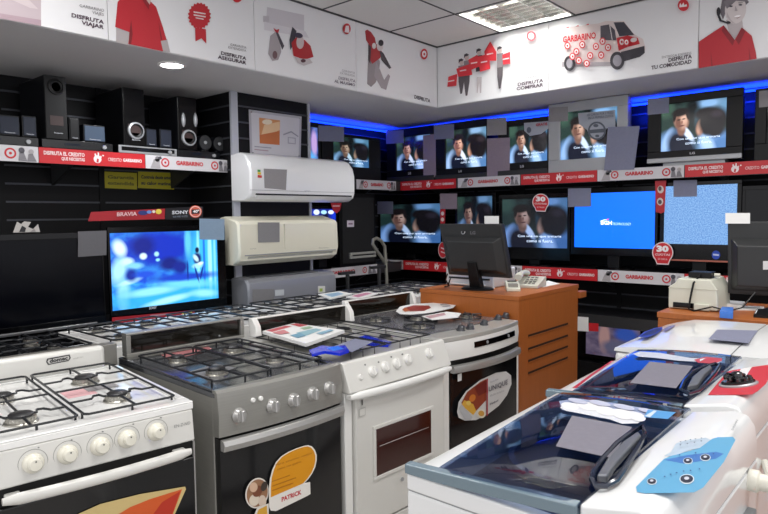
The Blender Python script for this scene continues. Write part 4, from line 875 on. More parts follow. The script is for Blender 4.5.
def knob(t, c, d, r, m_, dial=None, ln=.028, dome=False):
    if dome:
        k = MB().lathe([(r, 0), (r, .004), (r * .93, .012), (r * .80, .017), (r * .66, .019), (r * .62, .034), (r * .54, .038), (0, .039)], c, d, 28).build('knob', m_, t)
        q = Vector(d).normalized(); c = Vector(c); MB().lathe([(.0022, 0), (.0022, .001), (0, .0012)], c + q * .0385 + Vector((0, 0, r * .35)), q, 8).build('knob_dot', DARKP, k)
        return k
    k = MB().lathe([(r, 0), (r, .006), (r * .86, .010), (r * .80, .4 * ln + .006), (r * .7, .5 * ln + .006), (0, .5 * ln + .007)], c, d, 24).build('knob', m_, t)
    c = Vector(c); d = Vector(d).normalized(); sx = Vector((1, 0, 0)); up = d.cross(sx).normalized() * -1
    q = []
    for (w_, hh, tt) in ((.30, .78, .3 * ln), (.26, .74, ln), (.12, .6, ln + .003)):
        q.append([c + d * tt + sx * r * a * w_ + up * r * b * hh for a, b in ((-1, -1), (1, -1), (1, 1), (-1, 1))])
    MB().strip(q).build('knob_grip', m_, k, .0015, 2)
    return k
def curved_slab(W, prof, bulge, n=14, x0=0):
    """a panel profile (y, z) swept over the width and bowed outwards in the middle"""
    rings = []
    for i in range(n + 1):
        u = i / n; b = -bulge * (1 - (2 * u - 1) ** 2); rings.append([(x0 + W * u, p[0] + (b if p[2] else 0), p[1]) for p in prof])
    return MB().strip(rings)
def bar_handle(t, W, x0, x1, y, z, hh, dd, bulge, m_, rise=0):
    n = 14; rings = []
    for i in range(n + 1):
        u = i / n; x = x0 + (x1 - x0) * u; b = -bulge * (1 - (2 * u - 1) ** 2); e = 0 if 0 < i < n else 1
        s = .6 if e else 1
        rings.append([(x, y + b + dd * math.cos(a) * s, z - rise * (1 - (2 * u - 1) ** 2) + hh * math.sin(a) * s) for a in (2 * PI * k / 12 for k in range(12))])
    h = MB().strip(rings).build('handle', m_, t)
    return h

# ---- 1: white cooker nearest the camera
R1 = 83.0
t = thing('cooker', 'white four-burner gas cooker with cream knobs, nearest cooker at the left picture edge', 'cooker', (-1.968, .557, 0), R1, 'gas cookers of the front row')
W, D, H = .600, .745, .88
boxo('body', (.004, W - .004, .02, D, .04, .853), WHITE, t, .004)
m = MB(); m.box(0, W, -.012, D, .853, .874); m.box(0, W, -.012, .05, .874, H); m.box(0, .028, .05, D, .874, H); m.box(W - .028, W, .05, D, .874, H); m.box(0, W, D - .03, D, .874, H)
m.build('cooktop', mat('cooktop_enamel', 'f0f0ee', .12, coat=.6), t, .006, 3)
part_label(MB().prism([(-.012, .852), (-.024, .748), (.02, .738), (.02, .852)], 'x', .003, W - .003).build('control_panel', WOFF, t, .005, 3), 'white control panel with five cream knobs')
pd = Vector((0, -1, .10)); KN = mat('cream_knob', 'e0ddcf', .25, coat=.4)
for px, py in ((33, 463), (67.5, 454), (100, 446), (127, 438.5), (156, 431.5)):
    c = lpl(t, px, py, (0, -.012, .852), (0, -1, .10)); knob(t, c, pd, .0295, KN, dome=True)
    ring_ = MB().lathe([(.0395, 0), (.0395, .0008), (.0380, .0010), (.0380, 0)], c, pd, 32).build('dial_mark', mat('dial_grey', '8a8a86', .5), t)
text(t, 'EN-Z-ND', P('8d8d8d'), (174, 428), (190, 424), (174, 425), plane=((0, -.012, .852), (0, -1, .10)))
pl1 = ((0, -.012, .852), (0, -1, .10))
draw(t, 'panel_marks', [(P('7d7d7d'), ell(x, y, 1.0, .7)) for x, y in ((38.5, 447.5), (71.5, 440), (102.5, 431.5), (133, 424), (160.5, 417.5))], plane=pl1)
boxo('door_gap', (.006, W - .006, -.006, .03, .60, .744), mat('gap_black', '060606', .6), t)
door = boxo('oven_door', (.004, W - .004, -.018, .02, .10, .690), OVENG, t, .006)
bar_handle(door, W, .02, W - .028, -.046, .721, .0175, .013, .010, WOFF, .004)
for x in (.05, W - .06): boxo('handle_mount', (x - .02, x + .02, -.045, -.010, .712, .730), WOFF, door, .004)
boxo('door_edge', (W - .006, W - .001, -.016, .02, .08, .742), SATIN, t)
dp = ((0, -.022, .4), (0, -1, 0))
draw(t, 'sticker', [(P('cdb67c'), [(78, 514), (100, 504), (140, 494), (185, 486.5), (186, 489), (174, 516), (78, 518)]), (P('d05a26'), [(112, 518), (130, 507), (150, 499), (182, 489), (172, 516)]), (P('b8321e'), [(150, 518), (162, 502), (180, 491), (171, 517)])], plane=dp)
for bx, by, r in ((.118, .165, .042), (.121, .46, .036), (.422, .20, .040), (.412, .525, .043)): burner(t, bx, by, .874, r)
grate(t, .015, .246, .03, .712, .872, [(.118, .165), (.121, .46)], lift=.024)
grate(t, .266, .556, .03, .716, .872, [(.422, .20), (.412, .525)], lift=.024)
part_label(boxo('cooktop_label', (.30, .40, .34, .44, .8742, .8748), mat('pink_print', 'd8a8ac', .6), t), 'pale pink printed label')
part_label(boxo('price_label', (.38, .49, .38, .46, .8752, .8758), CARD, t), 'grey label lying on the enamel')
bg = boxo('backguard', (-.02, W - .045, D - .015, D + .035, .872, .968), WOFF, t, .018, 4)
part_label(boxo('backguard_body', (.02, W + .012, D + .012, D + .07, .84, .965), mat('galvanised', '84827c', .4, metal=.5), t, .003), 'grey metal body of the backguard')
bp = ((0, D - .0155, .92), (0, -1, 0))
draw(t, 'badge', [(P('3c3c3e'), [(47, 358.6), (69.5, 354.4), (70.8, 358), (68.5, 361), (48, 365), (46, 361.8)]), (P('c9c8c4'), [(48.4, 359.6), (68.6, 355.8), (69.4, 358), (68, 360), (49, 363.8), (47.4, 361.6)])], plane=bp)
text(t, 'domec', P('2e2e30'), (49.4, 363.0), (67.6, 359.6), (49.4, 359.0), plane=bp, bold=.04, off=.003)
text(t, 'tradicion', P('a8a7a2'), (73, 359.4), (83, 357.4), (73, 357.8), plane=bp)

# ---- 2: stainless cooker
t = thing('cooker', 'stainless steel gas cooker with an orange leaf-shaped sticker on its oven door', 'cooker', (-1.925, 1.266, 0), 87, 'gas cookers of the front row')
W, D = .590, .82
boxo('body', (.0, W, .02, D, .04, .852), STEEL, t, .004)
m = MB(); m.box(.0, W, .0, D, .850, .872); m.box(0, .02, .0, D, .872, .880); m.box(W - .02, W, 0, D, .872, .880); m.box(0, W, 0, .025, .872, .880)
m.build('cooktop', mat('cooktop_dark_steel', '84878c', .16, metal=.8), t, .004, 2)
pr = [(.02, .880, 0), (.0, .882, 1), (-.012, .872, 1), (-.022, .79, 1), (-.018, .712, 1), (.02, .708, 0)]
part_label(curved_slab(W, pr, .022).build('control_panel', STEEL, t), 'bowed steel control panel with five silver knobs')
pp = ((0, -.034, .80), (0, -1, .09)); kd = Vector((0, -1, .08))
for px, py in ((239.5, 415.6), (271.5, 405.4), (292, 399.6), (311.5, 393.4), (329, 388.4)):
    c = lpl(t, px, py, pp[0], pp[1]); u = c.x / W; c.y = -.021 - .022 * (1 - (2 * u - 1) ** 2); knob(t, c, kd, .0285, SATIN, ln=.032)
for px, py in ((252, 399.8), (259.4, 398)):
    c = lpl(t, px, py, pp[0], pp[1]); u = c.x / W; c.y = -.020 - .022 * (1 - (2 * u - 1) ** 2)
    MB().lathe([(.009, 0), (.009, .006), (.007, .009), (0, .009)], c, kd, 16).build('push_button', WHITEP, t)
door = curved_slab(W - .01, [(.02, .704, 0), (-.014, .703, 1), (-.014, .10, 1), (.02, .10, 0)], .022, x0=.005).build('oven_door', OVENG, t)
door2 = MB()
hd = curved_slab(W - .01, [(-.016, .704, 1), (-.038, .702, 1), (-.046, .684, 1), (-.040, .662, 1), (-.016, .662, 1)], .022, x0=.005).build('handle', SATIN, door, .003)
dp = ((0, -.0365, .45), (0, -1, 0))
ox = [(268, 500), (268, 488), (269, 478), (271.4, 469), (275, 461.6), (280, 456), (287, 451.6), (295, 448), (303, 445.4), (307.4, 444.8), (311, 446), (314, 449.4), (315.8, 454.6), (315.8, 460), (314.4, 466.6), (311.4, 473), (307.4, 478.6), (302, 484.6), (285, 493)]
cxm = sum(p[0] for p in ox) / len(ox); cym = sum(p[1] for p in ox) / len(ox)
ox2 = [(cxm + (x - cxm) * .93, cym + (y - cym) * .94) for x, y in ox]
def leaf(cx, cy, rx, ry, a): return ell(cx, cy, rx, ry, a)
draw(t, 'sticker', [(P('e6e0d8'), leaf(257, 493, 11.5, 15.5, 14)), (P('9c7355'), leaf(257, 493, 10.2, 14, 14)), (P('e2d5c4'), leaf(254, 500, 5, 6, 20)), (P('dcc9b8'), leaf(262, 501, 4, 6, 0)), (P('7d4a34'), leaf(257, 491, 4.5, 6, 30)), (P('d8b59a'), leaf(253, 487, 4, 5, 10)), (P('403630'), leaf(263.5, 486, 3, 5, 20)),
    (P('e6e0d8'), [(253, 516), (256, 508), (262, 505), (268, 503), (268, 518), (254, 518)]), (P('dba63c'), [(255, 516), (258, 509), (266, 505), (266.6, 518), (256, 518)]),
    (P('ece6dc'), ox), (P('dc9410'), ox2), (P('ece8e2'), [(268, 497.5), (303, 482.5), (309, 481.5), (309.4, 493.5), (305, 496), (275, 510.5), (269.6, 510), (268, 506)])], plane=dp)
text(t, 'PATRICK', P('c02030'), (280.5, 501.4), (300.4, 493.6), (280.4, 496.6), plane=dp, bold=.04, off=.0075)
for (a, b, c_) in (((274.5, 466), (311.5, 453.6), (274.5, 463.6)), ((276, 470.6), (300, 462.4), (276, 468.6))):
    text(t, 'Para cocinar mejor' if a[1] < 468 else 'como vos queres', P('a86a18'), a, b, c_, plane=dp, off=.0075)
draw(t, 'sticker_lines', [(P('b8740f'), q) for q in ([(272, 481), (290, 474.6), (290, 475.6), (272, 482)], [(272, 485.6), (296, 477), (296, 478), (272, 486.6)], [(272, 490), (293, 482.4), (293, 483.4), (272, 491)])], plane=((0, -.0430, .45), (0, -1, 0)))
for bx, by, r in ((.15, .24, .040), (.15, .56, .034), (.435, .24, .034), (.435, .56, .046)): burner(t, bx, by, .872, r)
grate(t, .035, .285, .05, .70, .870, [(.15, .24), (.15, .56)], r=.0046, curvy=False)
grate(t, .300, .550, .05, .70, .870, [(.435, .24), (.435, .56)], r=.0046, curvy=False)
m = MB()
for k in range(34): m.box(.10 + k * .0118, .107 + k * .0118, D - .055, D - .040, .880, .884)
boxo('rear_rail', (.0, W, D - .07, D, .872, .880), STEELD, t, .002); m.build('vent_slots', mat('vent_bright', 'b9b6ae', .4, metal=.5), t)
m = MB(); ringbox(m, .03, W + .06, .878, .985, .052, W + .038, .892, .975, D - .02, D + .03); m.build('backguard', STEEL, t, .003)
part_label(boxo('backguard_panel', (.05, W + .04, D - .004, D + .02, .890, .977), BGLASS, t), 'dark smoked panel of the backguard')
for x in (.06, W - .08): MB().cyl((x, D - .004, .905), (x, D - .008, .905), .006, n=10).build('screw', CHROME, t)
draw(t, 'printed_papers', [(mat('paper_pink', 'a8686a', .6), [(156, 352), (205, 345), (214, 350), (170, 360)]), (mat('paper_grey', '77787c', .4), [(188, 372), (216, 364), (236, 368), (208, 378)])], plane=((0, 0, .8735), (0, 0, 1)))

# ---- 3: white cooker with a brown oven window
t = thing('cooker', 'white gas cooker with a tilted knob panel and a brown oven window', 'cooker', (-1.890, 1.873, 0), 87.3, 'gas cookers of the front row')
W, D = .695, .80
boxo('body', (.0, W, .03, D, .04, .845), WOFF, t, .004)
m = MB(); m.box(.0, W, .02, D, .845, .862); m.box(0, .02, .02, D, .862, .870); m.box(W - .02, W, .02, D, .862, .870)
m.build('cooktop', COOKB, t, .004)
part_label(MB().prism([(.030, .868), (.012, .876), (-.004, .870), (-.052, .752), (-.045, .745), (.03, .745)], 'x', .0, W).build('control_panel', WOFF, t, .006, 3), 'tilted white panel with five white knobs')
pn = ((0, -.004, .870), (0, -1, .405)); kd = Vector((0, -1, .405))
WK = mat('white_knob', 'dddcd8', .3, coat=.3)
for px, py in ((372.5, 371.5), (385, 367), (396.5, 363.6), (407.6, 359.5), (428.7, 353.5)):
    c = lpl(t, px, py, *pn); knob(t, c, kd, .026, WK, ln=.022)
c = lpl(t, 360.5, 377.4, *pn); MB().lathe([(.014, 0), (.014, .003), (.010, .008), (0, .008)], c, kd, 20).build('push_button', WK, t)
draw(t, 'panel_marks', [(P('6d6d6d'), ell(x, y, .9, .9)) for x, y in ((365, 364.8), (378.4, 362.2), (391, 357), (402, 354.4))], plane=pn)
boxo('left_post', (.0, .045, -.012, .03, .05, .742), WHITEP, t, .004)
door = boxo('oven_door', (.05, W - .03, -.030, .03, .12, .735), WOFF, t, .008)
bar_handle(door, W, .0, W - .004, -.050, .733, .018, .014, .018, WHITEP, 0)
for x in (.03, W - .04): boxo('handle_mount', (x - .03, x + .03, -.050, -.020, .722, .744), WHITEP, door, .004)
dp = ((0, -.031, .45), (0, -1, 0))
wq = [lpl(t, x, y, *dp) for x, y in ((375.5, 429.5), (430.5, 405.5), (430.5, 441), (375.5, 476.5))]
wx0, wx1, wz0, wz1 = wq[0].x, wq[1].x, wq[3].z, wq[0].z
m = MB(); ringbox(m, wx0 - .018, wx1 + .018, wz0 - .018, wz1 + .018, wx0, wx1, wz0, wz1, -.038, -.028); m.build('window_frame', WOFF, door, .004)
boxo('window', (wx0 - .002, wx1 + .002, -.034, -.029, wz0 - .002, wz1 + .002), OVENB, door)
m = MB()
for f in (.62,): m.cyl((wx0 + .02, -.0345, wz0 + (wz1 - wz0) * f), (wx1 - .02, -.0345, wz0 + (wz1 - wz0) * f), .002, n=6)
m.build('oven_rack', CHROME, door)
boxo('drawer', (.05, W - .03, -.026, .03, .04, .112), WOFF, t, .006)
MB().lathe([(.009, 0), (.009, .005), (0, .006)], lpl(t, 402, 479, *dp), (0, -1, 0), 16).build('lock_button', SILVER, door)
draw(t, 'switch_mark', [(P('3a3a3c'), [(361.4, 400), (362.6, 399.6), (362.8, 405), (361.6, 405.4)]), (P('b8b7b2'), [(359, 409), (365.4, 406.6), (365.4, 415), (359, 417.2)]), (P('d4d3ce'), [(359.6, 409.6), (364.8, 407.6), (364.8, 414.4), (359.6, 416.4)])], plane=((0, -.0335, .6), (0, -1, 0)))
for bx, by, r in ((.17, .24, .040), (.17, .56, .034), (.52, .24, .036), (.52, .56, .046)): burner(t, bx, by, .862, r)
def basket(x0, x1, y0, y1):
    g = MB(); h = .862 + .034
    g.tube([(x0, y0, h), (x1, y0, h), (x1, y1, h), (x0, y1, h)], .004, 6, True)
    for k in range(1, 4): x = x0 + (x1 - x0) * k / 4; g.tube([(x, y0, .863), (x, y0, h), (x, y1, h), (x, y1, .863)], .0024, 5)
    for k in range(1, 2): y = y0 + (y1 - y0) * k / 2; g.tube([(x0, y, .863), (x0, y, h), (x1, y, h), (x1, y, .863)], .003, 5)
    g.build('grate', IRON, t)
basket(.035, .335, .06, .68); basket(.36, .66, .06, .68)
m = MB()
for s in (.09, W + .065):
    m.strip([[(s, D - .045, .8725), (s + .035, D - .045, .8725), (s + .035, D + .03, .8725), (s, D + .03, .8725)], [(s, D - .035, .93), (s + .035, D - .035, .93), (s + .035, D + .03, .93), (s, D + .03, .93)], [(s, D - .005, .967), (s + .035, D - .005, .967), (s + .035, D + .03, .967), (s, D + .03, .967)]])
m.box(.09, W + .10, D, D + .03, .962, .972)
m.build('backguard', WHITE, t, .006, 3)
part_label(boxo('backguard_panel', (.12, W + .07, D + .004, D + .022, .8725, .965), BGLASS, t), 'dark smoked panel of the backguard')
boxo('rear_plate', (.02, W - .02, D - .13, D, .862, .868), COOKB, t, .002)
cook3 = t
# ---- 4: steel topped cooker with the oval sticker
t = thing('cooker', 'white cooker with a steel top, bowed silver handle and an oval food sticker', 'cooker', (-1.905, 2.590, 0), 87.3, 'gas cookers of the front row')
W, D = .745, .86
boxo('body', (.0, W, .03, D, .04, .842), WHITE, t, .004)
bul = .045
n = 14
front = [(W * i / n, -.012 - bul * (1 - (2 * i / n - 1) ** 2)) for i in range(n + 1)]
out = front + [(W, D), (0, D)]
m = MB(); m.prism(out, 'z', .842, .868)
part_label(m.build('cooktop', COOKB, t, .006, 3), 'brushed steel cooktop with a bowed front')
ins = [(x * .94 + .02, y * .6 + .12) for x, y in front] + [(W - .03, D - .04), (.03, D - .04)]
MB().prism(ins, 'z', .8685, .872).build('cooktop_well', mat('cooktop_well_steel', '96969a', .22, metal=.6), t)
fas = curved_slab(W - .006, [(.03, .842, 0), (-.012, .842, 1), (-.016, .80, 1), (-.010, .742, 1), (.03, .738, 0)], bul, x0=.003).build('fascia', WHITE, t)
c0, c1 = .32 * W, .90 * W
rings = []
for i in range(9):
    x = c0 + (c1 - c0) * i / 8; y = -.013 - bul * (1 - (2 * x / W - 1) ** 2)
    rings.append([(x, y + .004, .820), (x, y - .005, .820), (x, y - .006, .789), (x, y + .004, .789)])
part_label(MB().strip(rings).build('display', BLACKG, t), 'black display strip')
for k in (.25, .78):
    x = c0 + (c1 - c0) * k; y = -.013 - bul * (1 - (2 * x / W - 1) ** 2); MB().cyl((x, y - .004, .805), (x, y - .009, .805), .009, n=14).build('display_button', GREYP, t)
for px, py in ((460.6, 327.5), (470, 326), (484, 322), (498, 317), (505.5, 314.6)):
    c = lpl(t, px, py, (0, 0, .885), (0, 0, 1)); c.z = .868
    MB().lathe([(.026, 0), (.026, .006), (.020, .010), (.018, .026), (.014, .030), (0, .030)], c, (0, -.25, 1), 20).build('knob', mat('knob_steel', '5f6064', .3, metal=.7), t)
boxo('door_gap', (.01, W - .01, -.02, .03, .695, .738), mat('gap_black', '060606', .6), t)
boxo('left_post', (.0, .07, -.014, .03, .05, .736), WHITE, t, .004)
boxo('right_post', (W - .02, W, -.014, .03, .05, .736), WHITE, t, .004)
door = curved_slab(W - .10, [(.03, .70, 0), (-.016, .70, 1), (-.016, .12, 1), (.03, .12, 0)], .02, x0=.075).build('oven_door', OVENG, t)
hd = curved_slab(W - .10, [(-.016, .716, 1), (-.042, .712, 1), (-.048, .694, 1), (-.042, .674, 1), (-.016, .674, 1)], .045, x0=.075).build('handle', SATIN, door, .003)
dp = ((0, -.040, .45), (0, -1, 0))
el0 = [(457, 412), (458.5, 402), (466, 391), (480, 380), (496, 372.6), (506, 371.4), (511, 375.4), (511.4, 384), (507, 395), (499, 405.6), (488, 414), (476, 420), (464.6, 420.6), (458.6, 417.6)]
draw(t, 'sticker', [(P('d0cfce'), el0), (P('8c3a20'), [(461, 403), (467, 392), (480, 382), (486, 379), (486, 400), (474, 413)]), (P('d9a63c'), [(461, 405), (464, 400), (473, 404), (476, 411), (473, 415)]), (P('6d1f18'), [(474, 387), (486, 380), (486, 392), (478, 396)]), (P('c9742c'), ell(472, 398, 3, 4, 30)), (P('e0c060'), ell(468, 403, 2.4, 2.4)), (P('b5b6ba'), [(458, 408), (461, 404), (472, 417), (470, 420), (464, 419.4)]),
    (P('ded8c8'), ell(480.5, 413.6, 4.6, 4.4, 20)), (P('c9963c'), ell(480.5, 413.2, 3.0, 2.8, 20)), (P('a02a34'), [(485.6, 379), (487, 378.4), (487, 415), (485.6, 416)])], plane=dp)
text(t, 'UNIQUE', P('5b5a64'), (487.6, 392.6), (506.6, 384.8), (487.6, 386.6), plane=dp, bold=.02, off=.008)
text(t, 'Nueva linea', P('8d8c92'), (489, 383), (497, 379.6), (489, 381), plane=dp, off=.008); text(t, 'diseño exclusivo', P('8d8c92'), (489, 396.6), (503, 391), (489, 394.4), plane=dp, off=.008)
text(t, 'Whirlpool', P('4c4c58'), (488.4, 406), (497, 401.6), (488.4, 403.2), plane=dp, bold=.03, off=.008)
draw(t, 'energy_label', [(P('d2d2d0'), [(457.6, 374.5), (461.6, 373), (461.6, 380.4), (457.6, 381.6)])], plane=dp)
draw(t, 'fascia_label', [(P('c8a0a4'), [(513.4, 324.6), (515.8, 324), (515.8, 330), (513.4, 330.6)])], plane=((0, -.018, .8), (0, -1, 0)))
for bx, by, r in ((.15, .26, .036), (.15, .60, .032), (.375, .44, .056), (.60, .26, .032), (.60, .60, .040)): burner(t, bx, by, .872, r)
CASTI = mat('cast_iron', '2c2d31', .45)
for bx, by, rr_ in ((.15, .26, .085), (.15, .60, .085), (.375, .44, .10), (.60, .26, .085), (.60, .60, .085)):     # a trivet of four fingers over every burner
    g = MB(); h = .872 + .024
    g.tube([(bx + rr_ * math.cos(2 * PI * k / 20), by + rr_ * math.sin(2 * PI * k / 20), .878) for k in range(20)], .0042, 6, True)
    for k in range(4):
        a_ = PI / 4 + PI / 2 * k; cx_, sx_ = math.cos(a_), math.sin(a_)
        g.tube([(bx + cx_ * rr_, by + sx_ * rr_, .8765), (bx + cx_ * rr_, by + sx_ * rr_, h), (bx + cx_ * .03, by + sx_ * .03, h)], .0042, 6)
    g.build('grate', CASTI, t)
m = MB()
for s in (.13, W - .0): m.strip([[(s, D - .05, .866), (s + .03, D - .05, .866), (s + .03, D + .02, .866), (s, D + .02, .866)], [(s, D - .03, .94), (s + .03, D - .03, .94), (s + .03, D + .02, .94), (s, D + .02, .94)], [(s, D - .01, .972), (s + .03, D - .01, .972), (s + .03, D + .02, .972), (s, D + .02, .972)]])
m.box(.13, W + .03, D - .01, D + .02, .968, .976); m.build('backguard', WHITE, t, .005, 3)
part_label(boxo('backguard_panel', (.155, W + .005, D - .004, D + .014, .868, .97), BGLASS, t), 'black glass panel of the backguard')
cook4 = t
def flat_sign(name, lab, cat, z, outline, items, th=.004, group=None, m_=None):
    """a flat card lying level at height z; outline and prints are given where they are seen"""
    pts = [on(x, y, 'z', z + th) for x, y in outline]; c = sum(pts, Vector()) / len(pts)
    t = thing(name, lab, cat, (c.x, c.y, z), 0, group)
    MB().prism([(p.x - c.x, p.y - c.y) for p in pts], 'z', 0, th).build('sheet', m_ or PAPER, t, smooth=False)
    if items:
        mb = MB(); k = .0006
        for mm, q in items:
            w = [on(x, y, 'z', z + th) for x, y in q]; mb.poly([(p.x - c.x, p.y - c.y, th + k) for p in w], mb.m(mm)); k += .0006
        mb.build('print', None, t, smooth=False)
    return t
flat_sign('display_card', 'oval white display card with a red food photo lying on the steel cooktop', 'display card', .904,
    [(396, 311), (400, 306.6), (412, 304), (436, 302.6), (449, 302.6), (456, 304.6), (453, 307.4), (443, 309.8), (430, 312.4), (412, 314), (400, 313.6)],
    [(P('d8d2cc'), ell(412, 309.6, 10, 2.6, -4)), (P('8c2c20'), [(404, 308), (414, 305.4), (429, 305.8), (431, 308), (424, 311), (410, 311.4)]), (P('b8643c'), [(402, 309.6), (406, 307.4), (410, 311), (405, 312)]), (P('a4a6ae'), [(440, 304.4), (452, 303), (453, 304), (441, 305.6)]), (P('a4a6ae'), [(442, 306.6), (450, 305.4), (450.6, 306.2), (443, 307.4)])])
flat_sign('display_card', 'pale card with a pink print lying under the oval display card', 'display card', .9015, [(422, 316), (446, 311.6), (461, 313), (458, 317), (432, 319.6)], [(P('c09aa0'), [(425, 316.4), (444, 312.8), (446, 315), (430, 318.4)])])
# magazines and loose sheets on cooker 3
tt = flat_sign('magazine', 'thick colour magazine lying across the back of the white cooker with a brown window', 'magazine', .9015, [(262.5, 331), (294, 323), (344.5, 330), (306, 343.5)],
    [(P('c2545c'), [(266, 330.6), (286, 325.6), (292, 326.6), (272, 332)]), (P('b8404a'), [(290, 324.6), (296, 323.6), (308, 325.2), (300, 327)]), (P('8fb8c4'), [(296, 333), (316, 328.6), (322, 330), (304, 336.6)]), (P('6f9fb8'), [(290, 335.6), (300, 333.4), (306, 336), (298, 338.4)]), (P('9ab89a'), [(300, 328.4), (309, 326.6), (313, 328), (304, 330)]), (P('d2868a'), [(272, 333), (284, 330.4), (290, 333.4), (280, 335)]), (P('90b8cc'), [(316, 334), (330, 330), (334, 331), (322, 335)])], .016)
flat_sign('price_card', 'grey-blue price card lying on the grate of the white cooker with a brown window', 'price card', .9015, [(334, 346), (355, 338.6), (373, 341.6), (352, 352)], None, .0015, 'blank price cards on the goods', CARDB)
flat_sign('plastic_bag', 'crumpled bright blue plastic bag on the white cooker beside the grey card', 'plastic bag', .906, [(309, 350), (322, 345.4), (331, 346.4), (345, 345), (349, 350), (340, 353), (325, 351), (312, 354)], [(P('1f6fe8'), [(326, 348), (338, 346), (344, 349), (334, 351)])], .012, None, mat('blue_plastic', '1834d8', .2, coat=.5))
flat_sign('plastic_bag', 'dark blue plastic scrap under the far grate of the white cooker', 'plastic bag', .864, [(356, 338), (366, 335), (376, 338), (392, 342), (388, 346), (372, 345), (358, 342)], None, .006, None, mat('blue_plastic', '1834d8', .2, coat=.5))

# ================================================================== SECOND ROW OF COOKERS, BACK TO BACK WITH THE FIRST
def back_cooker(lab, ya, yb, top, frame, black=False):
    W = yb - ya; D = .62
    t = thing('cooker', lab, 'cooker', (-3.575, yb, 0), -90, 'gas cookers of the back row')
    boxo('body', (.002, W - .002, .02, D, .04, .872), frame, t, .006)
    m = MB(); m.box(0, W, 0, D, .866, .884); m.box(0, W, 0, .03, .884, .892); m.box(0, .022, .03, D, .884, .892); m.box(W - .022, W, .03, D, .884, .892)
    m.build('cooktop', top, t, .005)
    boxo('oven_door', (.01, W - .01, -.015, .02, .12, .74), OVENG, t, .006)
    bar_handle(t.children[-1], W, .05, W - .05, -.045, .72, .014, .012, 0, SATIN)
    MB().prism([(.02, .864), (-.008, .862), (-.02, .76), (.02, .755)], 'x', .003, W - .003).build('control_panel', frame, t, .004)
    for k in range(5): knob(t, (W * (.18 + .16 * k), -.014, .81), (0, -1, .1), .022, DARKP if black else KN)
    for bx, by, r in ((.25, .17, .034), (.25, .46, .030), (.75, .17, .030), (.75, .46, .040)): burner(t, bx * W, by, .884, r)
    for a, b, c_ in ((.05, .49, .25), (.51, .95, .75)): grate(t, a * W, b * W, .045, .59, .884, [(c_ * W, .17), (c_ * W, .46)], r=.005)
    return t
back_cooker('black topped cooker of the back row, behind the badge of the nearest white cooker', .72, 1.335, BLACKG, BLACKP, True)
back_cooker('white topped back row cooker in front of the concert television', 1.375, 1.94, WHITE, WHITEP)
back_cooker('white topped back row cooker behind the smoked backguard of the steel cooker', 1.955, 2.565, WHITE, WHITEP)
back_cooker('white topped back row cooker in front of the grey air conditioner', 2.58, 3.19, WHITE, WHITEP)
back_cooker('white topped back row cooker under the spread of magazines', 3.205, 3.79, WHITE, WHITEP)
back_cooker('farthest white topped back row cooker, next to the tubular trolley', 3.805, 4.40, WHITE, WHITEP)
flat_sign('magazine', 'bluish magazine lying on the back row cookers below the grey air conditioner', 'magazine', .925, [(318, 294), (340, 291), (352, 293.6), (330, 298.6)], [(P('8fb4d0'), [(324, 294.6), (338, 292.4), (344, 294), (332, 297)])], .008, 'magazines on the back row')
flat_sign('magazine', 'pink magazine lying on the back row cookers beside the bluish one', 'magazine', .925, [(346, 296.6), (366, 291.6), (378, 293), (360, 298.6)], [(P('c07a98'), [(351, 296), (366, 292.6), (372, 293.6), (358, 297.4)])], .008, 'magazines on the back row')
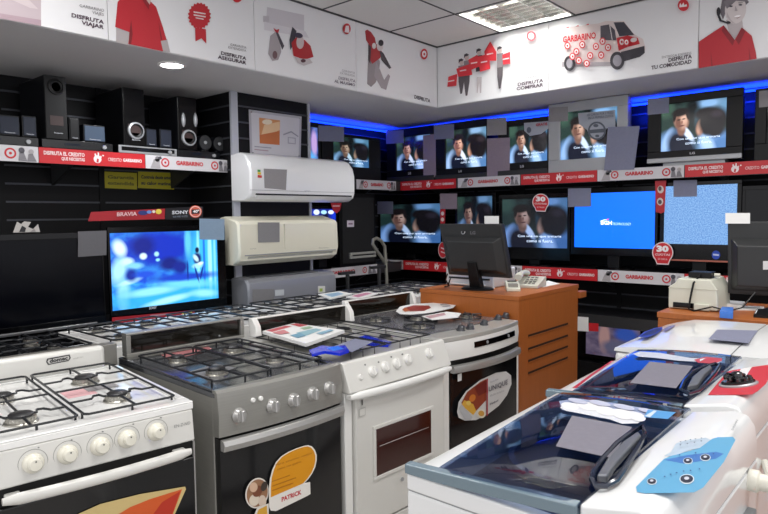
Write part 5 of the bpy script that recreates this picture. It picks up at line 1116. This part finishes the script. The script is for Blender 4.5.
# ================================================================== TOP LOADING WASHING MACHINES
WASH = mat('washer_white', 'eceded', .2, coat=.5); SEAM = mat('seam_grey', '8f9294', .6)
LIDG = tinted_glass('tinted_lid', 'b2bdd0'); LIP = mat('lid_lip', '71848f', .12, coat=.6)
TUB = mat('tub_blue_grey', '525f74', .35, noise=.25, scale=3)
def washer(lab, x0, y0, W=.56, D=.69, lidw=.405):
    t = thing('washing_machine', lab, 'washing machine', (x0, y0, 0), 0, 'top loading washing machines')
    boxo('body', (0, W, .0, D, .05, .886), WASH, t, .006, 3)
    boxo('seam', (.004, W - .004, .003, D - .003, .880, .8885), SEAM, t)
    dz = lambda v: .014 * (v - .5) + .006 * v * (1 - v)
    XI = lambda v: .084 - .030 * min(1, v * 1.2)      # inner edge of the rim, wider at the near end
    rg = []
    for i in range(9):
        v = i / 8; x = XI(v); rg.append([(0, .002 + (D - .002) * v, z_) for z_ in (.889, .918 + dz(v) * .6)] + [(.008, .002 + (D - .002) * v, .938 + dz(v)), (x * .5, .002 + (D - .002) * v, .951 + dz(v)), (x, .002 + (D - .002) * v, .956 + dz(v)), (x, .002 + (D - .002) * v, .889)])
    part_label(MB().strip(rg).build('left_rim', WASH, t, .003, 2), 'rounded white rim')
    part_label(MB().prism([(lidw, .888), (lidw, .977), (W - .05, 1.000), (W - .022, .996), (W - .006, .972), (W, .93), (W, .888)], 'y', -.004, D).build('control_panel', WASH, t, .008, 3), 'raised white control panel')
    boxo('rear_frame', (.034, lidw + .01, D - .03, D - .001, .8885, .957), WASH, t, .005); boxo('front_frame', (.001, lidw + .01, -.002, .03, .8885, .927), WASH, t, .005)
    boxo('tub_floor', (.05, lidw + .02, .02, D - .02, .886, .892), TUB, t)
    MB().lathe([(.15, .02), (.165, .02), (.165, 0), (.15, 0)], (.24, .36, .892), (0, 0, 1), 40).build('tub_ring', mat('tub_ring', '5a6f92', .3), t)
    n = 10; rings = []
    for i in range(n + 1):
        u = i / n; X_ = lambda v: XI(v) - .002 + (lidw - XI(v) + .004) * u; z = .957 + .022 * u + .008 * math.sin(PI * u)
        vs_ = [.03, .12, .22, .34, .46, .58, .70, .82, .92, .97]; dz = lambda v: .014 * (v - .5) + .006 * v * (1 - v)
        rings.append([(X_(0), -.004, z - .010), (X_(0), -.004, z - .004)] + [(X_(v), D * v, z + .006 + dz(v)) for v in vs_] + [(X_(1), D - .010, z + .006), (X_(1), D - .010, z + .001)] + [(X_(v), D * v, z + dz(v)) for v in vs_[::-1]])
    lid = MB().strip(rings).build('lid', LIDG, t); part_label(lid, 'blue tinted see-through lid')
    part_label(MB().strip([[(.002, -.010, .928), (.002, -.010, .950), (.002, .012, .952), (.002, .012, .928)], [(.10, -.012, .931), (.10, -.012, .957), (.10, .012, .958), (.10, .012, .931)], [(lidw - .002, -.012, .952), (lidw - .002, -.012, .976), (lidw - .002, .012, .978), (lidw - .002, .012, .952)]]).build('lid_lip', LIP, t, .003), 'pale blue lip of the lid')
    return t, lid
LPN = lambda t: ((.07, 0, .9685), (-.0245, -.0085, .40))     # plane just over the lid
t, lid = washer('nearest white washing machine with a tinted lid and a light blue control panel', -.872, 1.062)
lpn = LPN(t)
draw(t, 'lid_decal', [(P('8d98b8'), [(559, 401), (578, 398.6), (610, 402.5), (648, 409), (671, 412), (668, 417), (645, 415.6), (630, 421), (600, 418), (575, 412), (562, 410)]), (P('d4d6dc'), [(560, 408), (563, 404.6), (580, 402), (598, 405), (608, 409), (625, 409), (641, 413.4), (646, 417), (638, 423.5), (622, 424), (610, 419.6), (595, 416.6), (580, 413.6), (566, 411)]), *[(P('e2e2e4'), ell(x, y, rx, ry, 12)) for x, y, rx, ry in ((570, 406.5, 9, 3.6), (588, 406.5, 11, 4), (606, 411.5, 11, 4.4), (623, 415, 11, 4.8), (638, 418, 8, 4))], *[(P('b9bcd0'), ell(x, y, rx, ry, 12)) for x, y, rx, ry in ((578, 401.8, 10, 2.2), (600, 404, 11, 2.4), (624, 408, 11, 2.4), (646, 411.6, 8, 2))], (P('4f94cc'), [(648, 411), (676, 413.6), (668, 420.4), (644, 418.5)]), (P('c9d4e0'), [(645, 417.4), (654, 412), (657, 412.4), (650, 419)])], plane=lpn, step=.0003, label='white cloud print with a blue corner')
hp = [lpl(t, 560 + x / 4.143, 390 + y / 4.143, *lpn) for x, y in ((132, 372), (140, 338), (178, 285), (235, 222), (300, 172), (342, 152), (352, 182), (322, 240), (270, 322), (232, 376), (190, 398), (150, 396))]
MB().tube(hp, .006, 8, True).build('handle_rim', mat('handle_dark', '1c2436', .2, coat=.5), t)
hb = [lpl(t, 560 + x / 4.143, 390 + y / 4.143, *lpn) for x, y in ((152, 376), (198, 300), (262, 232), (322, 190), (336, 206), (282, 268), (236, 320), (196, 378))]
m = MB(); m.strip([[p + Vector((0, 0, -.004)) for p in hb], [p + Vector((0, 0, .012)) for p in hb]]); m.build('handle', mat('handle_grey', '6d7076', .35, metal=.3), t, .004)
c1 = (.41, 0, .9785); cpn = ((.405, 0, .978), (-.217, 0, 1)); cpn = (cpn[0], (-.217 * 1.0, 0, 1))
draw(t, 'control_sticker', [(P('b4c4d2'), [(664, 456), (671, 452), (676, 443.6), (683, 441), (706, 437.6), (711, 440), (709, 446), (690, 450), (674, 456)]),
    (P('5fa3c9'), [(637, 492), (636, 487), (664, 459), (671, 456), (678, 454.4), (700, 448), (712, 439), (718, 437.4), (733, 437), (735.6, 440), (724, 462), (703, 488), (694, 492.6), (645, 493.6)]),
    (P('3f74b8'), [(664, 460), (690, 455), (716, 452), (724, 454), (716, 459), (684, 464)])]
    + [(P('d9e4ec'), ell(x, y, r * 1.15, r * .78)) for x, y, r in ((688, 461.2, 4.2), (705.5, 458, 4.6), (652, 482, 4.4), (687, 479.8, 6.4))]
    + [(P('2c2f3e'), ell(x, y, r, r * .62)) for x, y, r in ((688, 461.2, 4.2), (705.5, 458, 4.6), (652, 482, 4.4), (687, 479.8, 6.4))]
    + [(P('c9cdd6'), ell(x, y, r * .4, r * .25)) for x, y, r in ((688, 461.2, 4.2), (705.5, 458, 4.6), (652, 482, 4.4), (687, 479.8, 6.4))]
    + [(P('2a4a88'), ell(x, y, .9, .6)) for x, y in ((665, 478), (671, 476), (677, 474.4), (684, 473), (691, 472.4), (700, 471), (680, 457), (696, 455), (714, 456))]
    + [(P('5d6c7a'), ell(x, y, .9, .5)) for x, y in ((681, 444), (686, 443), (691, 442), (696, 441.4), (702, 440.6), (681, 447.6), (688, 446.4), (695, 445.2), (702, 444))], plane=cpn, step=.0002, label='light blue control sticker with four round buttons')
text(t, 'DREAN', P('8d9094'), (733.4, 431.4), (738.4, 421), (731.4, 430.6), plane=cpn, bold=.03, off=.002)
# hoses on the back side
for (c_, n_) in (((.56, .60, .865), 'inlet_valve'),):
    MB().lathe([(.026, 0), (.026, .02), (.020, .024), (.020, .05), (.028, .052), (.028, .075), (0, .078)], c_, (1, 0, 0), 18).build(n_, CREAM, t)
boxo('rear_bracket', (.556, .578, .40, .60, .62, .80), SEAM, t, .004)
MB().tube([(.635, .60, .865), (.665, .56, .82), (.66, .44, .70), (.64, .36, .60), (.62, .30, .45)], .012, 8).build('inlet_hose', CREAM, t)
MB().tube([(.565, .30, .60), (.60, .28, .74), (.62, .33, .80), (.63, .40, .74), (.60, .44, .62), (.59, .46, .40)], .009, 8).build('power_cord', CREAM, t)
c = on(596, 436, 'z', .985)
flat_sign('price_card', 'grey-mauve price card lying on the lid of the nearest washing machine', 'price card', .9925, [(572, 415.6), (632, 427), (611, 457.5), (556, 446)], None, .0012, 'blank price cards on the goods', mat('slate_card', '77747f', .65, noise=.1, scale=60))

t, lid = washer('white washing machine with a red control panel and a tinted lid, second in the row', -.905, 1.80)
lpn = LPN(t)
draw(t, 'red_trim', [(P('a8182a'), [(572, 388), (590, 375), (611, 361), (614, 361), (593, 375.4), (576, 388.6)])], plane=lpn)
draw(t, 'lid_decal', [(P('c3c8d4'), [(633, 354), (640, 351.6), (660, 353), (690, 358), (716, 359.4), (722, 361), (716, 364.4), (700, 362), (680, 361), (655, 358), (638, 356.6)]), (P('b8404e'), [(694, 360), (706, 357), (722, 358.6), (722, 361), (714, 364), (698, 363)]), (P('d8dae0'), [(700, 359.6), (706, 358.6), (700, 362)])], plane=lpn, label='white and red print along the back of the lid')
hp = [lpl(t, 620 + x / 5.14, 300 + y / 5.14, *lpn) for x, y in ((312, 462), (330, 418), (372, 374), (440, 340), (492, 328), (512, 338), (486, 380), (450, 420), (404, 466), (356, 482))]
MB().tube(hp, .006, 8, True).build('handle_rim', mat('handle_dark', '1c2436', .2, coat=.5), t)
hb = [lpl(t, 620 + x / 5.14, 300 + y / 5.14, *lpn) for x, y in ((346, 462), (372, 412), (420, 372), (462, 350), (474, 364), (436, 400), (400, 452))]
m = MB(); m.strip([[p + Vector((0, 0, -.004)) for p in hb], [p + Vector((0, 0, .012)) for p in hb]]); m.build('handle', mat('handle_grey', '6d7076', .35, metal=.3), t, .004)
draw(t, 'control_sticker', [(P('c9303c'), [(708, 395), (712, 390), (727, 372), (732, 370.4), (752, 367), (770, 364.6), (772, 372), (766, 384), (758, 391), (752, 394.6), (730, 395)]), (P('e4e4e4'), [(741, 369), (752, 367), (745, 378), (735, 379)])], plane=cpn, step=.0003, label='red control panel')
kc = lpl(t, 738.5, 384.5, *cpn)
KB = mat('knob_gloss_black', '101014', .15, coat=.6)
kn = MB().lathe([(.052, 0), (.052, .004), (.046, .007), (.046, .002)], kc, (-.217, 0, 1), 28).build('dial_ring', SILVER, t)
kb = MB().lathe([(.045, .001), (.045, .010), (.040, .014), (0, .015)], kc, (-.217, 0, 1), 28).build('knob', KB, t)
m = MB()
for k in range(9): a = 2 * PI * k / 9; m.lathe([(.009, 0), (.009, .012), (0, .016)], (kc.x + .030 * math.cos(a), kc.y + .030 * math.sin(a), kc.z + .014), (-.217, 0, 1), 10)
m.build('knob_studs', KB, kb)
MB().lathe([(.018, .012), (.016, .034), (.010, .038), (0, .039)], kc, (-.217, 0, 1), 20).build('knob_grip', KB, kb)
boxo('rear_bracket', (.556, .578, .40, .60, .60, .86), SEAM, t, .004)
MB().tube([(.565, .20, .80), (.60, .15, .74), (.61, .08, .66), (.60, .05, .5)], .010, 8).build('inlet_hose', CREAM, t)
flat_sign('price_card', 'grey price card lying on the lid of the washing machine with the red panel', 'price card', .9925, [(649.5, 361.5), (693, 366), (676, 388), (630, 382.5)], None, .0012, 'blank price cards on the goods', mat('slate_card', '77747f', .65, noise=.1, scale=60))

# third machine: closed white lid
t = thing('washing_machine', 'white washing machine with an opaque domed lid, farthest in the row', 'washing machine', (-.985, 2.565, 0), 0, 'top loading washing machines')
W, D = .60, .67
boxo('body', (0, W, 0, D, .05, .93), WASH, t, .02, 3)
boxo('seam', (.006, W - .006, .004, D - .004, .926, .936), SEAM, t)
rings = []
for i in range(11):
    v = i / 10; y = D * v; s = .955 + .024 * math.sin(min(1, v * 1.35) * PI / 2)
    rings.append([(0, y, .932), (.004, y, .945 + (s - .955) * .1), (.05, y, .954 + (s - .955) * .4), (.13, y, s + .006), (.25, y, s + .013), (.43, y, s + .016), (.43, y, .932)])
part_label(MB().strip(rings).build('lid', WASH, t, angle=50), 'domed white lid')
rings = [[(.436, r[0][1], .932)] + [(.436, r[0][1], r[5][2]), (W - .03, r[0][1], r[5][2] + .004), (W - .004, r[0][1], r[5][2] - .02), (W, r[0][1], .932)] for r in rings]
MB().strip(rings).build('control_panel', WASH, t, angle=50)
wp = ((.13, 0, 1.005), (-.35, -.05, 1))
draw(t, 'lid_window', [(P('2a3f9c'), [(638, 337), (644, 332), (655, 328), (662, 327), (662.6, 329.4), (656, 334), (647, 337.6)]), (P('101a4a'), [(641, 336), (648, 331.4), (660, 327.8), (661, 329.4), (654, 334)]), (P('6f6f96'), [(663, 330), (668, 326.6), (676, 325), (674, 327), (666, 331.6)])], plane=((.13, .3, .984), (-.13, 0, 1)))
flat_sign('price_card', 'blue-grey price card lying on the closed white lid of the farthest washing machine', 'price card', .9955, [(708.5, 339), (717, 329.4), (758, 330.4), (748.4, 343)], None, .0012, 'blank price cards on the goods', CARDB)

# ================================================================== SALES COUNTERS
t = thing('sales_counter', 'orange wooden counter with slotted side, carrying the monitor and the telephone', 'counter', (-2.66, 3.412, 0), 0, 'wooden sales counters')
W, D = .760, .85
boxo('top', (-.004, W + .004, -.004, D + .004, .972, 1.0), WOOD, t, .002, 1)
boxo('body', (0, W, 0, D, .03, .972), WOOD, t, .002, 1)
SLOT = mat('slot_dark', '2a140a', .8)
for z in (.738, .655, .578, .50):
    boxo('vent_slot', (W - .02, W + .0008, .12, .69, z - .007, z + .007), SLOT, t)
    boxo('vent_lip', (W - .005, W + .006, .12, .70, z - .011, z - .007), WOOD, t)
boxo('side_shelf', (W - .03, W + .02, D - .01, D + .10, .90, .945), WOOD, t, .003)
t = thing('sales_counter', 'orange wooden counter behind the washing machines, carrying the receipt printer', 'counter', (-1.04, 3.285, 0), 0, 'wooden sales counters')
boxo('top', (-.004, 1.6, -.004, .62, .972, 1.0), WOOD, t, .002, 1); boxo('body', (0, 1.595, 0, .615, .03, .972), WOOD, t, .002, 1)

def monitor(lab, loc, rz, w, h, zb, tilt, bulge, label_px=None):
    t = thing('computer_monitor', lab, 'monitor', loc, rz, 'computer monitors on the counters')
    tn = math.tan(math.radians(tilt))
    def pt(x, y, z): return (x, y + (z - zb) * tn, z)
    m = MB(); m.strip([[pt(-w / 2, -.03, zb), pt(w / 2, -.03, zb), pt(w / 2, -.03, zb + h), pt(-w / 2, -.03, zb + h)], [pt(-w / 2, .012, zb), pt(w / 2, .012, zb), pt(w / 2, .012, zb + h), pt(-w / 2, .012, zb + h)]])
    m.build('bezel', mat('monitor_charcoal', '2c2d2e', .42), t, .005)
    MB().quad_uv([pt(-w / 2 + .02, -.0305, zb + .025), pt(w / 2 - .02, -.0305, zb + .025), pt(w / 2 - .02, -.0305, zb + h - .02), pt(-w / 2 + .02, -.0305, zb + h - .02)]).build('screen', mat('office_screen', '9ab4d8', .3, emit=.6), t)
    a, b, c_, d = .06, .06, .05, .10
    m = MB(); m.strip([[pt(-w / 2 + .015, .010, zb + .02), pt(w / 2 - .015, .010, zb + .02), pt(w / 2 - .015, .010, zb + h - d + .015), pt(-w / 2 + .015, .010, zb + h - d + .015)], [pt(-w / 2 + a, bulge, zb + c_), pt(w / 2 - a, bulge, zb + c_), pt(w / 2 - a, bulge, zb + h - d - .02), pt(-w / 2 + a, bulge, zb + h - d - .02)]])
    m.build('back_cover', mat('monitor_charcoal', '2c2d2e', .42), t, .006)
    m = MB(); m.strip([[(-.045, .0, 1.012), (.045, .0, 1.012), (.045, .05, 1.012), (-.045, .05, 1.012)], [pt(-.035, bulge - .03, zb + .10), pt(.035, bulge - .03, zb + .10), pt(.035, bulge + .012, zb + .10), pt(-.035, bulge + .012, zb + .10)]])
    m.build('neck', BLACKP, t, .006)
    m = MB(); m.lathe([(1, 0), (1, .008), (.85, .014), (0, .016)], (0, 0, 0), (0, 0, 1), 32); m.v = [(x * .115, y * .09 + .02, 1.0015 + z) for x, y, z in m.v]
    m.build('base', BLACKP, t)
    return t, pt
t, pt = monitor('black computer monitor seen from behind on the counter with the telephone', (-2.305, 3.60, 0), 180, .485, .355, 1.088, 17, .055)
m = MB(); m.lathe([(.016, 0), (.016, .002), (.011, .003), (.011, .002)], pt(.055, .0125, 1.388), (0, 1, .3), 20); m.build('emblem', SILVER, t)
text(t, 'LG', P('6a6b6e'), (470.4, 234.4), (475.6, 234.4), (470.4, 231), plane=(pt(0, .0135, 1.388), (0, 1, -math.tan(math.radians(17)))), bold=.05)
M1 = Fr((0, 3.50, 0), 0)
card('small white card standing on top of the monitor on the first counter', M1, rq(484.5, 216, 498.8, 224.4), 0, PAPER)
MB_ = MB(); MB_.tube([(-2.55, 3.60, 1.004), (-2.56, 3.57, 1.05), (-2.53, 3.54, 1.08), (-2.50, 3.51, 1.10)], .005, 6); MB_.tube([(-2.56, 3.56, 1.004), (-2.52, 3.54, 1.012), (-2.50, 3.52, 1.03), (-2.47, 3.50, 1.07)], .005, 6)
tag(MB_.build('monitor_cable', BLACKP), 'black cables drooping beside the left edge of the first monitor', 'cable')
t = thing('printer', 'low white desktop printer half hidden behind the first monitor', 'printer', (-2.655, 3.705, 1.0), 0)
boxo('case', (.0, .40, 0, .30, .0, .125), mat('printer_white', 'cfd0d2', .4), t, .01, 3); boxo('paper_slot', (.03, .37, -.003, .02, .05, .062), DARKP, t); boxo('paper_tray', (.06, .34, -.02, .01, .012, .018), WHITEP, t)
# telephone
PH = mat('phone_cream', 'c9c8ba', .4)
t = thing('telephone', 'cream desk telephone with its handset resting on top, at the corner of the counter', 'telephone', (-2.10, 3.93, 1.0), 12)
MB().prism([(-.11, 0), (.11, 0), (.11, .065), (.06, .06), (-.11, .022)], 'x', -.085, .085).build('base', PH, t, .006, 3)
m = MB()
for i in range(3):
    for j in range(4): m.box(-.02 + i * .028, -.002 + i * .028, -.085 + j * .028, -.068 + j * .028, .028 + j * .0105, .036 + j * .0105)
m.build('keypad', mat('key_grey', '8d8c86', .5), t)
h = MB(); rr = []
for i in range(11):
    u = i / 10; y = -.105 + .21 * u; z = .052 + .018 * math.sin(PI * u) + .012 * u; r = .019 if 2 < i < 8 else .027
    rr.append([(-.055 + r * math.cos(a), y, z + .02 + r * .75 * math.sin(a)) for a in (2 * PI * k / 10 for k in range(10))])
h.strip(rr); h.build('handset', PH, t)
t2 = thing('card_terminal', 'cream card payment terminal with small keys, left of the telephone', 'card terminal', (-2.095, 3.68, 1.0), 35)
MB().prism([(-.08, 0), (.08, 0), (.08, .055), (.03, .05), (-.08, .02)], 'x', -.045, .045).build('case', PH, t2, .005, 3)
boxo('display', (-.03, .03, .035, .07, .052, .058), mat('lcd_dark', '39423a', .2), t2, .001, 1); boxo('keys', (-.03, .03, -.06, .015, .022, .046), mat('key_grey', '8d8c86', .5), t2)
flat_sign('paper', 'white papers lying on the counter under the right side of the monitor', 'paper', 1.0, [(481.5, 285), (492, 279.6), (503, 280.6), (494, 288)], [(P('a9abb2'), [(485, 284.6), (492, 281.4), (497, 282), (490, 286)])], .004, 'papers on the counters')
flat_sign('paper', 'white sheet lying behind the telephone at the back of the counter', 'paper', 1.0, [(530, 286.6), (548, 280.6), (560, 283.6), (544, 286.8)], None, .002, 'papers on the counters')
# receipt printer
t = thing('receipt_printer', 'cream receipt printer with a dark slot on the counter behind the washing machines', 'printer', (-1.038, 3.44, 1.0), 0)
PR = mat('printer_cream', 'cfcfc0', .42)
m = MB(); m.prism([(0, .004), (0, .115), (.03, .135), (.045, .160), (.20, .160), (.23, .115), (.235, .004)], 'y', 0, .26); m.build('case', PR, t, .006, 3)
boxo('cover_seam', (.0, .235, -.002, .01, .108, .111), mat('seam_cream', 'b9b6a6', .5), t)
part_label(boxo('paper_slot', (.025, .125, -.004, .02, .010, .036), BLACKG, t), 'dark slot'); boxo('front_block', (.128, .20, -.016, .01, .004, .036), PR, t, .003)
t = thing('pin_pad', 'small black box standing on top of the cream receipt printer', 'electronic box', (-.905, 3.55, 1.163), 0)
boxo('case', (-.055, .055, -.05, .05, 0, .028), BLACKP, t, .004); MB().cyl((.058, 0, .014), (.085, 0, .014), .009, n=10).build('plug', PH, t)
m = MB(); m.tube([(-.90, 3.50, 1.18), (-.915, 3.430, 1.14), (-.925, 3.415, 1.06), (-.93, 3.415, 1.008), (-.90, 3.40, 1.004)], .005, 6); m.tube([(-.90, 3.40, 1.004), (-.82, 3.41, 1.03), (-.75, 3.43, 1.012), (-.70, 3.47, 1.03), (-.66, 3.55, 1.10)], .004, 6)
tag(m.build('printer_cable', BLACKP), 'black cable hanging down the front of the receipt printer', 'cable')
t, pt = monitor('dark computer monitor seen from behind at the right picture edge', (-.525, 3.66, 0), 180, .56, .375, 1.075, 6, .09)
draw(t, 'label', [(P('d6d6d6'), [(763, 261), (772, 261), (772, 269.6), (763, 269.6)])], plane=(pt(0, .0905, 1.2), (0, 1, -math.tan(math.radians(6)))))
card('white card standing on top of the monitor at the right picture edge', Fr((0, 3.60, 0), 0), rq(725.4, 213, 750, 223.6), 0, PAPER)
flat_sign('blue_box', 'small bright blue box at the front of the right-hand counter', 'box', 1.0, [(719.6, 311.4), (722, 306.6), (733.4, 307.2), (733, 312.6)], None, .03, None, mat('blue_box', '3f78d0', .4))
flat_sign('paper', 'white papers on the right-hand counter under the monitor', 'paper', 1.0, [(736, 309), (739, 305.4), (764, 306.4), (764, 309.6)], [(P('9a9ca4'), [(740, 307), (760, 306.6), (760, 307.6), (741, 308)])], .006, 'papers on the counters')
tt = flat_sign('keyboard', 'black pad with small white letters at the right picture edge on the counter', 'keyboard', 1.0, [(753.5, 314.6), (757, 308.6), (785, 310), (784, 316.6)], [(P('c9ccd2'), [(754.6, 313.6), (756, 313.6), (758, 309.6), (757, 309.4)])], .014, None, BLACKP)
flat_sign('box', 'flat white box behind the receipt printer on the right-hand counter', 'box', 1.0, [(724, 304), (727, 300), (745, 301.6), (742, 305)], None, .02, None, PAPER)

# ------------------------------------------------------------------ tubular trolley in the corner
t = thing('hand_trolley', 'grey tubular folding trolley with a looped handle standing in the room corner', 'trolley', (-3.92, 0, 0), 90)
TUBM = mat('trolley_grey', '8b8a80', .4, metal=.4)
def tp(px, py, k=0): a = lp(t, px, py, k); return (a[0], k, a[1])
hd = [tp(387, 292), tp(386.5, 275), tp(385.5, 258), tp(384.6, 246), tp(381, 240.6), tp(376.5, 238.2), tp(373, 240), tp(372.6, 244), tp(376, 250), tp(381, 256.6), tp(384.6, 262)]
b0 = hd[0]; MB().tube([(b0[0], 0, .03)] + hd, .016, 10).build('loop_handle', TUBM, t)
q0, q1 = tp(349, 260), tp(374.6, 251)
m = MB(); ringbox(m, q0[0], q1[0], q0[2] + .01, q1[2] - .0, q0[0] + .03, q1[0] - .02, q0[2] + .03, q1[2] - .02, -.02, .0); m.build('tray', mat('tray_grey', '9a9a92', .4, metal=.3), t, .004)
for (a, b) in ((347.5, 273), (379, 267)):
    p = tp(a, b); m = MB(); m.tube([(p[0], .0, .03), (p[0], 0, p[2])], .018, 8); m.box(p[0] - .10, p[0] + .08, -.02, .02, p[2] - .012, p[2] + .012)
    m.build('support_post', DARKP, t)
p0 = tp(347, 280); p1 = tp(387, 280)
boxo('base_plate', (p0[0] - .03, p1[0] + .03, -.06, .20, .02, .04), DARKP, t, .004)
for x in (p0[0], p1[0]): MB().lathe([(.06, -.012), (.06, .012), (.045, .014), (0, .014)], (x, .22, .062), (1, 0, 0), 20).build('wheel', BLACKP, t)

# ------------------------------------------------------------------ goods on the plinth below the lowest shelf
struct(boxo('trim_5', (-4.2, .3, SYB + .02, YB, 0, .24), PAINTD))
q = R_(LW, (577, 318), (626, 364))
t = flat_tv('flat television with a blurry purple picture low behind the counter', LO, 0, (q[0], q[1] + .12, .27, q[3]), (q[0] + .08, q[1] + .11, .30, q[3] - .015), picture_mat('purple_film', '544a6a', '8a7a92', [(.35, .55, .10, .4, 0, 'c49a98', .5), (.75, .7, .2, .2, 0, '3a62c8', .6), (.6, .3, .3, .2, 0, '6a6a88', .6)], .35), .241, group=None)
card('white price label hanging from the lowest shelf beside the counter', Fr((0, 5.0805, 0), 0), rq(575.4, 316.4, 588.4, 330.6, 1), 0, PAPER, group='labels under the lowest shelf')
card('red label hanging from the lowest shelf right of the white one', Fr((0, 5.0805, 0), 0), rq(588.8, 323, 598.4, 331, .5), 0, P('c8242c'), group='labels under the lowest shelf')
